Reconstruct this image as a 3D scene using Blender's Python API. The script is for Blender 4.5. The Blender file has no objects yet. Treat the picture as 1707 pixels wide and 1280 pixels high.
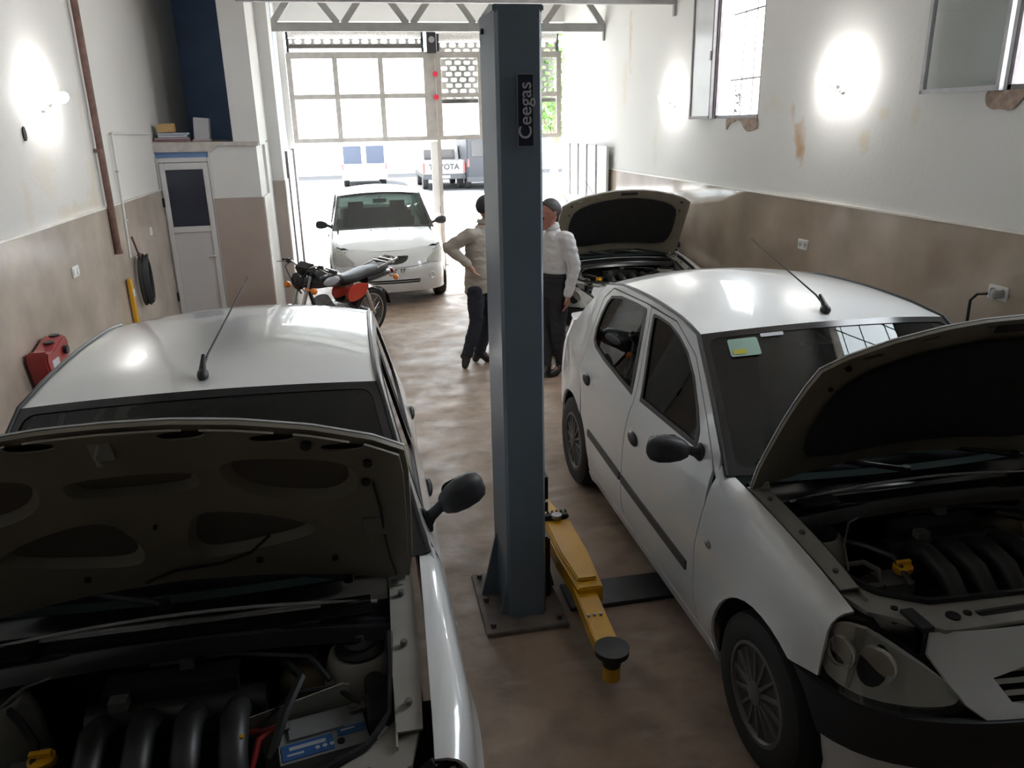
import bpy, bmesh, math, random
from mathutils import Vector, Matrix
from mathutils.geometry import delaunay_2d_cdt
random.seed(7)
SC = bpy.context.scene
COL = SC.collection

# ------------------------------------------------------------------ camera
cam_d = bpy.data.cameras.new('camera'); cam = bpy.data.objects.new('camera', cam_d); COL.objects.link(cam)
right = Vector((0.98080217, -0.19397554, -0.02001493))
down = Vector((-0.07977927, -0.30548458, -0.94884901))
fwd = Vector((0.17793925, 0.93222994, -0.31509517))
m = Matrix((right, -down, -fwd)).transposed().to_4x4()
m.translation = (0, 0, 2.42)
cam.matrix_world = m
cam_d.sensor_width = 36; cam_d.lens = 1300 / 1707 * 36; cam_d.clip_end = 200; cam_d.clip_start = 0.05
SC.camera = cam

# ------------------------------------------------------------------ sky, sun, exposure
w = bpy.data.worlds.new('sky'); SC.world = w; w.use_nodes = True
nt = w.node_tree; bg = nt.nodes['Background']
bg.inputs[0].default_value = (0.88, 0.94, 1.0, 1); bg.inputs[1].default_value = 13.0
sun_d = bpy.data.lights.new('sun', 'SUN'); sun = bpy.data.objects.new('sun', sun_d); COL.objects.link(sun)
sun_d.energy = 24; sun_d.angle = 0.01; sun_d.color = (1, .95, .86)
sun.rotation_euler = (math.radians(-28), math.radians(-22), 0)
SC.view_settings.view_transform = 'Standard'; SC.view_settings.look = 'None'
SC.view_settings.exposure = 0.2; SC.view_settings.gamma = 1; SC.view_settings.use_curve_mapping = False
SC.cycles.max_bounces = 7; SC.cycles.diffuse_bounces = 4; SC.cycles.glossy_bounces = 3
SC.cycles.transparent_max_bounces = 12; SC.cycles.transmission_bounces = 4
SC.cycles.sample_clamp_indirect = 6; SC.cycles.use_denoising = True; SC.cycles.use_adaptive_sampling = True; SC.cycles.adaptive_threshold = .02
SC.cycles.caustics_reflective = False; SC.cycles.caustics_refractive = False
def portal(name, loc, rot, sx, sy):
    d = bpy.data.lights.new(name, 'AREA'); d.shape = 'RECTANGLE'; d.size = sx; d.size_y = sy
    d.cycles.is_portal = True
    o = bpy.data.objects.new(name, d); COL.objects.link(o); o.location = loc; o.rotation_euler = rot
R90 = math.pi / 2
portal('daylight_portal_gate', (1.4, 14.45, 1.95), (-R90, 0, 0), 4.9, 3.9)
portal('daylight_portal_window_a', (3.80, 7.585, 3.37), (0, R90, 0), 1.86, .95)
portal('daylight_portal_window_b', (3.80, 3.465, 3.43), (0, R90, 0), 1.75, 1.43)

# ------------------------------------------------------------------ materials
MATS = {}
def mat(name, col, rough=.5, metal=0., coat=0., var=.06, scale=6., bump=0., bscale=None, spec=.5, alpha=None, trans=0., emit=None, estr=0., stretch=None, detail=4.):
    if name in MATS: return MATS[name]
    M = bpy.data.materials.new(name); M.use_nodes = True; t = M.node_tree; n = t.nodes; L = t.links
    b = n['Principled BSDF']
    b.inputs['Roughness'].default_value = rough; b.inputs['Metallic'].default_value = metal
    b.inputs['Coat Weight'].default_value = coat; b.inputs['Coat Roughness'].default_value = .04
    b.inputs['Specular IOR Level'].default_value = spec
    c = (*col, 1)
    tc = n.new('ShaderNodeTexCoord'); mp = n.new('ShaderNodeMapping'); L.new(tc.outputs['Object'], mp.inputs[0])
    if stretch: mp.inputs['Scale'].default_value = stretch
    nz = n.new('ShaderNodeTexNoise'); nz.inputs['Scale'].default_value = scale; nz.inputs['Detail'].default_value = detail
    L.new(mp.outputs[0], nz.inputs[0])
    mx = n.new('ShaderNodeMix'); mx.data_type = 'RGBA'
    mx.inputs[6].default_value = tuple(max(0, x * (1 - var * 2.2)) for x in col) + (1,)
    mx.inputs[7].default_value = tuple(min(1, x * (1 + var * 2.2)) for x in col) + (1,)
    L.new(nz.outputs[0], mx.inputs[0]); L.new(mx.outputs[2], b.inputs['Base Color'])
    if bump:
        nb = n.new('ShaderNodeTexNoise'); nb.inputs['Scale'].default_value = bscale or scale * 5; nb.inputs['Detail'].default_value = 5
        L.new(mp.outputs[0], nb.inputs[0])
        bp = n.new('ShaderNodeBump'); bp.inputs['Strength'].default_value = bump; bp.inputs['Distance'].default_value = .01
        L.new(nb.outputs[0], bp.inputs['Height']); L.new(bp.outputs[0], b.inputs['Normal'])
    if alpha is not None: b.inputs['Alpha'].default_value = alpha
    if trans: b.inputs['Transmission Weight'].default_value = trans
    if emit: b.inputs['Emission Color'].default_value = (*emit, 1); b.inputs['Emission Strength'].default_value = estr
    MATS[name] = M
    return M
def glass(name, tint, ior=1.5, rough=0.0):
    if name in MATS: return MATS[name]
    M = bpy.data.materials.new(name); M.use_nodes = True; t = M.node_tree; n = t.nodes; L = t.links
    n.remove(n['Principled BSDF'])
    tr = n.new('ShaderNodeBsdfTransparent')
    nz = n.new('ShaderNodeTexNoise'); nz.inputs['Scale'].default_value = 3
    mc = n.new('ShaderNodeMix'); mc.data_type = 'RGBA'
    mc.inputs[6].default_value = (*[x * .92 for x in tint], 1); mc.inputs[7].default_value = (*tint, 1)
    L.new(nz.outputs[0], mc.inputs[0]); L.new(mc.outputs[2], tr.inputs[0])
    gl = n.new('ShaderNodeBsdfGlossy'); gl.inputs['Roughness'].default_value = rough
    lw = n.new('ShaderNodeLayerWeight'); lw.inputs[0].default_value = .5
    pw = n.new('ShaderNodeMath'); pw.operation = 'POWER'; pw.inputs[1].default_value = 5; L.new(lw.outputs['Facing'], pw.inputs[0])
    f0 = ((ior - 1) / (ior + 1)) ** 2
    fr = n.new('ShaderNodeMath'); fr.operation = 'MULTIPLY_ADD'; fr.inputs[1].default_value = 1 - f0; fr.inputs[2].default_value = f0; L.new(pw.outputs[0], fr.inputs[0])
    mx = n.new('ShaderNodeMixShader'); L.new(fr.outputs[0], mx.inputs[0]); L.new(tr.outputs[0], mx.inputs[1]); L.new(gl.outputs[0], mx.inputs[2])
    L.new(mx.outputs[0], n['Material Output'].inputs[0])
    MATS[name] = M
    return M
def stained(name, col, stains, rough=.75, dirt=.1, dirtcol=(.55, .45, .3)):
    """plaster with a faint overall mottling and a few rust / damp stains of their own shape (centre, radii, colour, strength; object space)"""
    M = bpy.data.materials.new(name); M.use_nodes = True; t = M.node_tree; n = t.nodes; L = t.links
    b = n['Principled BSDF']; b.inputs['Roughness'].default_value = rough
    tc = n.new('ShaderNodeTexCoord')
    nz = n.new('ShaderNodeTexNoise'); nz.inputs['Scale'].default_value = .9; nz.inputs['Detail'].default_value = 8; L.new(tc.outputs['Object'], nz.inputs[0])
    rp = n.new('ShaderNodeMapRange'); rp.inputs[1].default_value = .48; rp.inputs[2].default_value = .8; rp.inputs[4].default_value = dirt; L.new(nz.outputs[0], rp.inputs[0])
    mx = n.new('ShaderNodeMix'); mx.data_type = 'RGBA'; mx.inputs[6].default_value = (*col, 1); mx.inputs[7].default_value = (*dirtcol, 1); L.new(rp.outputs[0], mx.inputs[0])
    cur = mx.outputs[2]
    wn = n.new('ShaderNodeTexNoise'); wn.inputs['Scale'].default_value = 7; wn.inputs['Detail'].default_value = 5; L.new(tc.outputs['Object'], wn.inputs[0])
    for (c, r, sc, st) in stains:
        mp = n.new('ShaderNodeMapping'); mp.vector_type = 'TEXTURE'; mp.inputs['Location'].default_value = c; mp.inputs['Scale'].default_value = r
        L.new(tc.outputs['Object'], mp.inputs[0])
        ln = n.new('ShaderNodeVectorMath'); ln.operation = 'LENGTH'; L.new(mp.outputs[0], ln.inputs[0])
        ad = n.new('ShaderNodeMath'); ad.operation = 'MULTIPLY_ADD'; ad.inputs[1].default_value = 2.2; L.new(wn.outputs[0], ad.inputs[0]); L.new(ln.outputs['Value'], ad.inputs[2])
        mr = n.new('ShaderNodeMapRange'); mr.inputs[1].default_value = 1.35; mr.inputs[2].default_value = 2.05; mr.inputs[3].default_value = st; mr.inputs[4].default_value = 0; L.new(ad.outputs[0], mr.inputs[0])
        m2 = n.new('ShaderNodeMix'); m2.data_type = 'RGBA'; m2.inputs[7].default_value = (*sc, 1); L.new(cur, m2.inputs[6]); L.new(mr.outputs[0], m2.inputs[0])
        cur = m2.outputs[2]
    L.new(cur, b.inputs['Base Color'])
    nb = n.new('ShaderNodeTexNoise'); nb.inputs['Scale'].default_value = 25; L.new(tc.outputs['Object'], nb.inputs[0])
    bp = n.new('ShaderNodeBump'); bp.inputs['Strength'].default_value = .15; bp.inputs['Distance'].default_value = .01; L.new(nb.outputs[0], bp.inputs['Height']); L.new(bp.outputs[0], b.inputs['Normal'])
    MATS[name] = M
    return M

# ------------------------------------------------------------------ mesh helpers
class MB:
    def __init__(s): s.v = []; s.f = []
    def add(s, vs, fs):
        k = len(s.v); s.v += [tuple(p) for p in vs]; s.f += [tuple(i + k for i in f) for f in fs]; return s
    def box(s, c, d, rot=None, taper=1.):
        x, y, z = d[0] / 2, d[1] / 2, d[2] / 2
        vs = [Vector((a * x * (taper if e > 0 else 1), b * y * (taper if e > 0 else 1), e * z)) for e in (-1, 1) for a, b in ((-1, -1), (1, -1), (1, 1), (-1, 1))]
        if rot is not None: vs = [rot @ p for p in vs]
        vs = [p + Vector(c) for p in vs]
        return s.add(vs, [(3, 2, 1, 0), (4, 5, 6, 7), (0, 1, 5, 4), (1, 2, 6, 5), (2, 3, 7, 6), (3, 0, 4, 7)])
    def box2(s, a, b):
        return s.box([(p + q) / 2 for p, q in zip(a, b)], [abs(q - p) for p, q in zip(a, b)])
    def tube(s, pts, r, n=8, cap=True):
        pts = [Vector(p) for p in pts]; rs = r if isinstance(r, (list, tuple)) else [r] * len(pts)
        rings = []; up = None
        for i, p in enumerate(pts):
            d = (pts[min(i + 1, len(pts) - 1)] - pts[max(i - 1, 0)]).normalized()
            if up is None:
                up = Vector((0, 0, 1)) if abs(d.z) < .9 else Vector((1, 0, 0))
            a = d.cross(up)
            if a.length < 1e-4: a = d.cross(Vector((0, 1, .1)))
            a.normalize(); up = a.cross(d).normalized()
            rings.append([p + (a * math.cos(2 * math.pi * k / n) + up * math.sin(2 * math.pi * k / n)) * rs[i] for k in range(n)])
        vs = [q for ring in rings for q in ring]; fs = []
        for i in range(len(pts) - 1):
            for k in range(n):
                fs.append((i * n + k, i * n + (k + 1) % n, (i + 1) * n + (k + 1) % n, (i + 1) * n + k))
        if cap: fs += [tuple(range(n))[::-1], tuple((len(pts) - 1) * n + k for k in range(n))]
        return s.add(vs, [f[::-1] for f in fs])
    def lathe(s, prof, c=(0, 0, 0), axis='z', n=24, rot=None):
        """prof: list of (radius, height)"""
        vs = []; fs = []
        for r, h in prof:
            for k in range(n):
                a = 2 * math.pi * k / n
                p = {'z': (r * math.cos(a), r * math.sin(a), h), 'x': (h, r * math.cos(a), r * math.sin(a)), 'y': (r * math.sin(a), h, r * math.cos(a))}[axis]
                p = Vector(p)
                if rot is not None: p = rot @ p
                vs.append(p + Vector(c))
        for i in range(len(prof) - 1):
            for k in range(n):
                fs.append((i * n + k, i * n + (k + 1) % n, (i + 1) * n + (k + 1) % n, (i + 1) * n + k))
        if prof[0][0] > 1e-5: fs.append(tuple(range(n))[::-1])
        if prof[-1][0] > 1e-5: fs.append(tuple((len(prof) - 1) * n + k for k in range(n)))
        return s.add(vs, fs)
    def cyl(s, c, r, h, axis='z', n=20, rot=None):
        return s.lathe([(r, -h / 2), (r, h / 2)], c, axis, n, rot)
    def prism(s, poly, h, org=(0, 0, 0), ax=((1, 0, 0), (0, 0, 1)), ext=(0, 1, 0)):
        """extrude a 2D outline laid on the two axes by h along ext"""
        a, b, e, o = Vector(ax[0]), Vector(ax[1]), Vector(ext), Vector(org); n = len(poly)
        vs = [o + a * p[0] + b * p[1] for p in poly] + [o + a * p[0] + b * p[1] + e * h for p in poly]
        return s.add(vs, [tuple(range(n)), tuple(range(2 * n - 1, n - 1, -1))] + [(i, i + n, (i + 1) % n + n, (i + 1) % n) for i in range(n)])
    def sphere(s, c, r, n=16, m=10, sc=(1, 1, 1), rot=None):
        vs = [Vector((0, 0, 1))]; fs = []
        for i in range(1, m):
            t = math.pi * i / m
            for k in range(n):
                a = 2 * math.pi * k / n; vs.append(Vector((math.sin(t) * math.cos(a), math.sin(t) * math.sin(a), math.cos(t))))
        vs.append(Vector((0, 0, -1)))
        for k in range(n): fs.append((0, 1 + k, 1 + (k + 1) % n))
        for i in range(m - 2):
            for k in range(n): fs.append((1 + i * n + k, 1 + (i + 1) * n + k, 1 + (i + 1) * n + (k + 1) % n, 1 + i * n + (k + 1) % n))
        l = len(vs) - 1
        for k in range(n): fs.append((l, 1 + (m - 2) * n + (k + 1) % n, 1 + (m - 2) * n + k))
        vs = [Vector((p.x * sc[0] * r, p.y * sc[1] * r, p.z * sc[2] * r)) for p in vs]
        if rot is not None: vs = [rot @ p for p in vs]
        return s.add([p + Vector(c) for p in vs], fs)
    def grid(s, fn, nu, nv, thick=0.):
        vs = [Vector(fn(i / nu, j / nv)) for j in range(nv + 1) for i in range(nu + 1)]
        fs = [(j * (nu + 1) + i, j * (nu + 1) + i + 1, (j + 1) * (nu + 1) + i + 1, (j + 1) * (nu + 1) + i) for j in range(nv) for i in range(nu)]
        return s.shell(vs, fs, thick) if thick else s.add(vs, fs)
    def shell(s, vs, fs, thick):
        """give a sheet a thickness against its face normals"""
        nm = [Vector((0, 0, 0)) for _ in vs]
        for f in fs:
            a, b, c = vs[f[0]], vs[f[1]], vs[f[2]]
            q = (b - a).cross(c - a)
            for i in f: nm[i] += q
        inn = [p - (q.normalized() * thick if q.length else q) for p, q in zip(vs, nm)]
        n = len(vs); ec = {}
        for f in fs:
            for i in range(len(f)):
                e = (f[i], f[(i + 1) % len(f)]); ec[e] = 1
        side = [(b, a, a + n, b + n) for (a, b) in ec if (b, a) not in ec]
        return s.add(vs + inn, list(fs) + [tuple(i + n for i in f[::-1]) for f in fs] + side)
    def mirror_x(s):
        k = len(s.v)
        s.v += [(-x, y, z) for x, y, z in s.v]; s.f += [tuple(i + k for i in f[::-1]) for f in s.f]; return s
    def xf(s, M):
        s.v = [tuple(M @ Vector(p)) for p in s.v]; return s
    def mesh(s, name, smooth=40, bevel=0.):
        me = bpy.data.meshes.new(name); me.from_pydata(s.v, [], s.f); me.validate()
        if bevel:
            bm = bmesh.new(); bm.from_mesh(me)
            bmesh.ops.remove_doubles(bm, verts=bm.verts, dist=1e-5)
            ed = [e for e in bm.edges if len(e.link_faces) == 2 and e.calc_face_angle(0) > .6]
            bmesh.ops.bevel(bm, geom=ed, offset=bevel, segments=2, affect='EDGES', clamp_overlap=True)
            bm.to_mesh(me); bm.free()
        bm = bmesh.new(); bm.from_mesh(me); bmesh.ops.recalc_face_normals(bm, faces=bm.faces); bm.to_mesh(me); bm.free()
        if smooth:
            me.polygons.foreach_set('use_smooth', [True] * len(me.polygons))
            me.set_sharp_from_angle(angle=math.radians(smooth))
        return me
    def build(s, name, material, parent=None, smooth=40, bevel=0.):
        return obj(name, s.mesh(name, smooth, bevel), material, parent)
def obj(name, me, material, parent=None):
    o = bpy.data.objects.new(name, me); COL.objects.link(o)
    if material is not None and not me.materials: me.materials.append(material)
    if parent is not None: o.parent = parent
    return o
def tag(o, label=None, cat=None, group=None, kind=None):
    if label: o['label'] = label
    if cat: o['category'] = cat
    if group: o['group'] = group
    if kind: o['kind'] = kind
    return o
def thing(name, label, cat, loc=(0, 0, 0), rz=0., group=None):
    o = bpy.data.objects.new(name, None); COL.objects.link(o); o.location = loc; o.rotation_euler = (0, 0, rz); o.empty_display_size = .1
    return tag(o, label, cat, group)
def struct(o): o['kind'] = 'structure'; return o
def copy_tree(o, parent=None):
    c = o.copy(); COL.objects.link(c)
    if parent is not None: c.parent = parent
    for ch in list(o.children): copy_tree(ch, c)
    return c
def inside(p, poly):
    x, y = p; r = False; j = len(poly) - 1
    for i in range(len(poly)):
        a, b = poly[i], poly[j]
        if (a[1] > y) != (b[1] > y) and x < (b[0] - a[0]) * (y - a[1]) / (b[1] - a[1]) + a[0]: r = not r
        j = i
    return r
def smoothpoly(pts, it=2, keep=()):
    """Chaikin corner rounding of a closed outline; indexes in keep stay sharp"""
    pts = [Vector(p).to_2d() for p in pts]; sharp = [i in keep for i in range(len(pts))]
    for _ in range(it):
        q = []; sh = []
        n = len(pts)
        for i in range(n):
            a, p, b = pts[i - 1], pts[i], pts[(i + 1) % n]
            if sharp[i]: q.append(p); sh.append(True)
            else: q += [p * .75 + a * .25, p * .75 + b * .25]; sh += [False, False]
        pts, sharp = q, sh
    return [tuple(p) for p in pts]
def rrect(x0, y0, x1, y1, r, n=4):
    out = []
    for cx, cy, a in ((x1 - r, y1 - r, 0), (x0 + r, y1 - r, 1), (x0 + r, y0 + r, 2), (x1 - r, y0 + r, 3)):
        for k in range(n + 1):
            t = (a + k / n) * math.pi / 2; out.append((cx + r * math.cos(t), cy + r * math.sin(t)))
    return out
def dens(poly, res):
    out = []
    for i in range(len(poly)):
        a, b = poly[i], poly[(i + 1) % len(poly)]; d = math.hypot(b[0] - a[0], b[1] - a[1]); k = max(1, int(math.ceil(d / res)))
        out += [(a[0] + (b[0] - a[0]) * t / k, a[1] + (b[1] - a[1]) * t / k) for t in range(k)]
    return out
def panel(outline, surf, res=.06, holes=(), thick=0., mb=None, flip=False):
    """a sheet with an exact outline (and holes) in a 2D chart, laid on surf(a, b) -> xyz"""
    loops = [dens(outline, res)] + [dens(h, res) for h in holes]
    pts = []; edges = []
    for lp in loops:
        k = len(pts); pts += lp; edges += [(k + i, k + (i + 1) % len(lp)) for i in range(len(lp))]
    nb = list(pts)
    x0 = min(p[0] for p in loops[0]); x1 = max(p[0] for p in loops[0]); y0 = min(p[1] for p in loops[0]); y1 = max(p[1] for p in loops[0])
    nx = int((x1 - x0) / res) + 1; ny = int((y1 - y0) / res) + 1
    cell = {}
    for p in nb: cell.setdefault((int(p[0] // res), int(p[1] // res)), []).append(p)
    for j in range(ny + 1):
        for i in range(nx + 1):
            p = (x0 + (i + (.5 if j % 2 else 0)) * res, y0 + j * res)
            if not inside(p, loops[0]) or any(inside(p, h) for h in loops[1:]): continue
            c = (int(p[0] // res), int(p[1] // res)); ok = True
            for a in (-1, 0, 1):
                for b in (-1, 0, 1):
                    for q in cell.get((c[0] + a, c[1] + b), ()):
                        if (q[0] - p[0]) ** 2 + (q[1] - p[1]) ** 2 < (.45 * res) ** 2: ok = False
            if ok: pts.append(p)
    V, E, F, *_ = delaunay_2d_cdt([Vector(p) for p in pts], edges, [], 0, 1e-7)
    fs = []
    for f in F:
        c = (sum(V[i].x for i in f) / 3, sum(V[i].y for i in f) / 3)
        if inside(c, loops[0]) and not any(inside(c, h) for h in loops[1:]): fs.append(tuple(f))
    used = sorted({i for f in fs for i in f}); mp = {k: i for i, k in enumerate(used)}
    fs = [tuple(mp[i] for i in (f[::-1] if flip else f)) for f in fs]
    vs = [Vector(surf(V[i].x, V[i].y)) for i in used]
    mb = mb or MB()
    return mb.shell(vs, fs, thick) if thick else mb.add(vs, fs)
def interp(tab, x):
    """smooth (cubic Hermite) table lookup"""
    if x <= tab[0][0]: return tab[0][1]
    if x >= tab[-1][0]: return tab[-1][1]
    for i in range(len(tab) - 1):
        x0, y0 = tab[i]; x1, y1 = tab[i + 1]
        if x <= x1:
            h = x1 - x0; d = (y1 - y0) / h
            def sl(k):
                if k <= 0 or k >= len(tab) - 1: return None
                a = (tab[k][1] - tab[k - 1][1]) / (tab[k][0] - tab[k - 1][0]); b = (tab[k + 1][1] - tab[k][1]) / (tab[k + 1][0] - tab[k][0])
                return 0 if a * b <= 0 else 2 * a * b / (a + b)
            m0 = sl(i); m1 = sl(i + 1); m0 = d if m0 is None else m0; m1 = d if m1 is None else m1
            t = (x - x0) / h
            return y0 * (1 + 2 * t) * (1 - t) ** 2 + m0 * h * t * (1 - t) ** 2 + y1 * t * t * (3 - 2 * t) + m1 * h * t * t * (t - 1)
def text_mesh(txt, size, depth=.002, bold=0.):
    c = bpy.data.curves.new('lettering', 'FONT'); c.body = txt; c.size = size; c.extrude = depth; c.align_x = 'CENTER'; c.align_y = 'CENTER'; c.offset = bold
    o = bpy.data.objects.new('lettering', c); COL.objects.link(o)
    dg = bpy.context.evaluated_depsgraph_get(); me = bpy.data.meshes.new_from_object(o.evaluated_get(dg))
    bpy.data.objects.remove(o); me.materials.clear()
    return me
# ------------------------------------------------------------------ the room
XL, XR, YB, YG, ZC = -2.2, 3.75, -1.1, 14.3, 4.7
RUST = (.50, .27, .10); DAMP = (.62, .50, .28)
M_wallR = stained('plaster_right', (.70, .70, .68), [
    ((3.75, 6.36, 2.26), (.3, .11, .17), RUST, .75), ((3.75, 6.29, 2.12), (.3, .06, .14), RUST, .6), ((3.75, 6.50, 2.47), (.3, .05, .09), RUST, .35),
    ((3.75, 5.46, 2.24), (.3, .09, .10), DAMP, .4), ((3.75, 5.28, 2.45), (.3, .08, .05), DAMP, .3), ((3.75, 4.92, 2.42), (.3, .06, .08), DAMP, .25),
    ((3.75, 10.75, 3.45), (.3, .09, .5), RUST, .35), ((3.75, 10.9, 2.9), (.3, .14, .4), DAMP, .25), ((3.75, 9.7, 2.15), (.3, .12, .4), DAMP, .22),
    ((3.75, 6.85, 2.55), (.3, .25, .10), DAMP, .2)], dirt=.06)
M_wallL = stained('plaster_left', (.70, .69, .665), [
    ((-2.2, 7.45, 1.9), (.3, .16, .3), DAMP, .4), ((-2.2, 7.5, 2.5), (.3, .06, .6), DAMP, .3), ((-2.2, 6.4, 2.15), (.3, .3, .2), DAMP, .18),
    ((-2.2, 6.9, 1.85), (.3, .5, .08), DAMP, .3), ((-2.2, 6.0, 2.0), (.3, .1, .35), DAMP, .2)], dirt=.07)
M_white = mat('white_paint', (.74, .74, .73), .6, var=.03, scale=2)
M_ceil = mat('ceiling_paint', (.72, .72, .71), .8, var=.03, scale=1)
M_dadoR = mat('glazed_stone_right', (.40, .33, .265), .08, var=.24, scale=1.9, detail=8, spec=.6)
M_dadoL = mat('glazed_stone_left', (.46, .395, .335), .2, var=.24, scale=2.4, detail=9, spec=.6)
M_dadoP = mat('glazed_stone_pillar', (.42, .36, .32), .25, var=.08, scale=2.2, detail=6)
M_edge = mat('marble_edge', (.76, .73, .68), .35, var=.1, scale=9)
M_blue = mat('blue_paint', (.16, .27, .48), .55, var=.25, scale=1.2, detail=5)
M_floor = None
def floor_mat():
    M = bpy.data.materials.new('worn_concrete'); M.use_nodes = True; t = M.node_tree; n = t.nodes; L = t.links; b = n['Principled BSDF']
    tc = n.new('ShaderNodeTexCoord')
    def noise(s, d=6, st=None):
        z = n.new('ShaderNodeTexNoise'); z.inputs['Scale'].default_value = s; z.inputs['Detail'].default_value = d
        if st:
            q = n.new('ShaderNodeMapping'); q.inputs['Scale'].default_value = st; L.new(tc.outputs['Object'], q.inputs[0]); L.new(q.outputs[0], z.inputs[0])
        else: L.new(tc.outputs['Object'], z.inputs[0])
        return z
    def mix(f, a, b_):
        m_ = n.new('ShaderNodeMix'); m_.data_type = 'RGBA'; L.new(f, m_.inputs[0])
        for k, c in ((6, a), (7, b_)):
            if isinstance(c, tuple): m_.inputs[k].default_value = (*c, 1)
            else: L.new(c, m_.inputs[k])
        return m_.outputs[2]
    def rng(o, a, b_, c=0., d=1.):
        r = n.new('ShaderNodeMapRange'); r.inputs[1].default_value = a; r.inputs[2].default_value = b_; r.inputs[3].default_value = c; r.inputs[4].default_value = d; L.new(o, r.inputs[0]); return r.outputs[0]
    c = mix(rng(noise(.8).outputs[0], .35, .65), (.295, .205, .145), (.41, .305, .23))
    c = mix(rng(noise(5, 9).outputs[0], .45, .75), c, (.20, .14, .10))
    c = mix(rng(noise(2.2, 7, (1, 3, 1)).outputs[0], .56, .72, 0, .55), c, (.50, .41, .34))
    c = mix(rng(noise(1.4, 5).outputs[0], .62, .72, 0, .6), c, (.11, .085, .07))
    L.new(c, b.inputs['Base Color'])
    L.new(rng(noise(3).outputs[0], .3, .7, .42, .75), b.inputs['Roughness'])
    bp = n.new('ShaderNodeBump'); bp.inputs['Strength'].default_value = .5; bp.inputs['Distance'].default_value = .012; L.new(noise(9, 9).outputs[0], bp.inputs['Height']); L.new(bp.outputs[0], b.inputs['Normal'])
    return M
M_floor = floor_mat()
struct(MB().box2((XL - .2, YB, -.15), (XR + .2, YG + .1, 0)).build('floor', M_floor))
struct(MB().box2((XL - .2, YB, ZC), (XR + .2, YG + .25, ZC + .15)).build('ceiling', M_ceil))
yz = lambda x: (lambda a, b: (x, a, b))
W1 = (7.11, 8.06, 2.44, 4.30); W2 = (2.75, 4.18, 2.555, 4.30)  # unseen tops, and near end of the second, enlarged to admit more light
wr = panel([(YB, 0), (YG, 0), (YG, ZC), (YB, ZC)], yz(XR), .8, [[(a, c), (b, c), (b, d), (a, d)] for a, b, c, d in (W1, W2)], .22, flip=True)
struct(wr.build('wall_right', M_wallR, smooth=0))
struct(MB().box2((XL - .2, YB, 0), (XL, 12.1, ZC)).build('wall_left', M_wallL))
struct(MB().box2((XL - .2, YB - .2, 0), (XR + .2, YB, ZC)).build('wall_back', mat('back_wall_light_cut', (.07, .068, .065), .85)))  # unseen wall, set close and near-black to cut light on the foreground
def dado(name, a, b, m_): struct(MB().box2(a, b).build(name, m_, bevel=.004))
dado('trim_1', (XR - .02, YB, 0), (XR, YG - .1, 1.765), M_dadoR)
dado('trim_2', (XL, YB, 0), (XL + .02, 9.83, 1.785), M_dadoL)
struct(MB().box2((XR - .024, YB, 1.765), (XR, YG - .1, 1.78)).build('trim_3', M_edge))
struct(MB().box2((XL, YB, 1.785), (XL + .024, 9.83, 1.80)).build('trim_4', M_edge))
# booth at the left: pillar, lintel, ledge and the blue recess above the door
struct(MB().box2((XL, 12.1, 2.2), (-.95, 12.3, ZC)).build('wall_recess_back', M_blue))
pil = struct(MB().box2((-1.62, 9.83, 0), (-1.08, 10.5, 2.26)).build('wall_booth_pillar', M_white))
struct(MB().box2((-1.33, 9.86, 2.26), (-1.04, 10.5, ZC)).build('wall_booth_pier', M_white))
dado('trim_5', (-1.62, 9.805, 0), (-1.065, 9.83, 1.675), M_dadoP)
struct(MB().box2((-1.08, 9.83, 0), (-1.05, 10.5, 1.675)).build('trim_6', M_edge))
struct(MB().prism([(-2.2, 2.205), (-1.58, 2.20), (-1.50, 2.26), (-1.06, 2.25), (-1.04, 2.30), (-2.2, 2.315)], 2.27, (0, 9.80, 0)).build('wall_booth_ledge', mat('ledge_plaster', (.55, .52, .49), .7, var=.15, scale=14), smooth=0))
struct(MB().box2((XL, 12.1, 0), (-1.05, 12.3, 2.2)).build('wall_booth_back', M_white))
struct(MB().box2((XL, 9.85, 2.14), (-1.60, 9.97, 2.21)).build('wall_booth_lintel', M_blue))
struct(MB().box2((-1.25, 10.5, 0), (-1.05, YG, ZC)).build('wall_passage', M_white))
struct(MB().box2((-1.20, 11.0, 0), (-.90, 11.5, ZC)).build('wall_passage_pier', M_white))
dado('trim_7', (-1.19, 10.975, 0), (-.90, 11.0, 1.785), M_dadoP)
struct(MB().box2((-.90, 10.975, 0), (-.885, 11.5, 1.785)).build('trim_8', M_edge))
# gate wall over the gate
struct(MB().box2((XL, YG - .10, 4.08), (XR + .2, YG + .30, ZC)).build('wall_gate', M_white))
struct(MB().box2((XL - .2, YG, 0), (-.95, YG + .22, 3.97)).build('wall_gate_jamb', M_white))
# broken plaster under the two windows
def broken(name, y0, y1, z, seed):
    r = random.Random(seed); k = 12
    pts = [(y0 + (y1 - y0) * i / k, z) for i in range(k + 1)]
    low = [(y0 + (y1 - y0) * i / k + r.uniform(-.02, .02), z - (.015 + .085 * max(0, math.sin(i * .55 + seed * .8)) ** .7 + r.random() * .03 + (.05 if 3 <= i <= 5 else 0))) for i in range(k, -1, -1)]
    struct(MB().prism(smoothpoly(pts + low, 1), -.012, (XR - .001, 0, 0), ((0, 1, 0), (0, 0, 1)), (1, 0, 0)).build(name, mat('bare_mortar', (.36, .27, .22), .9, var=.3, scale=20, bump=.8, bscale=30), smooth=0))
broken('trim_9', 7.10, 7.75, 2.44, 1); broken('trim_10', 3.55, 4.32, 2.555, 3)

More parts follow.
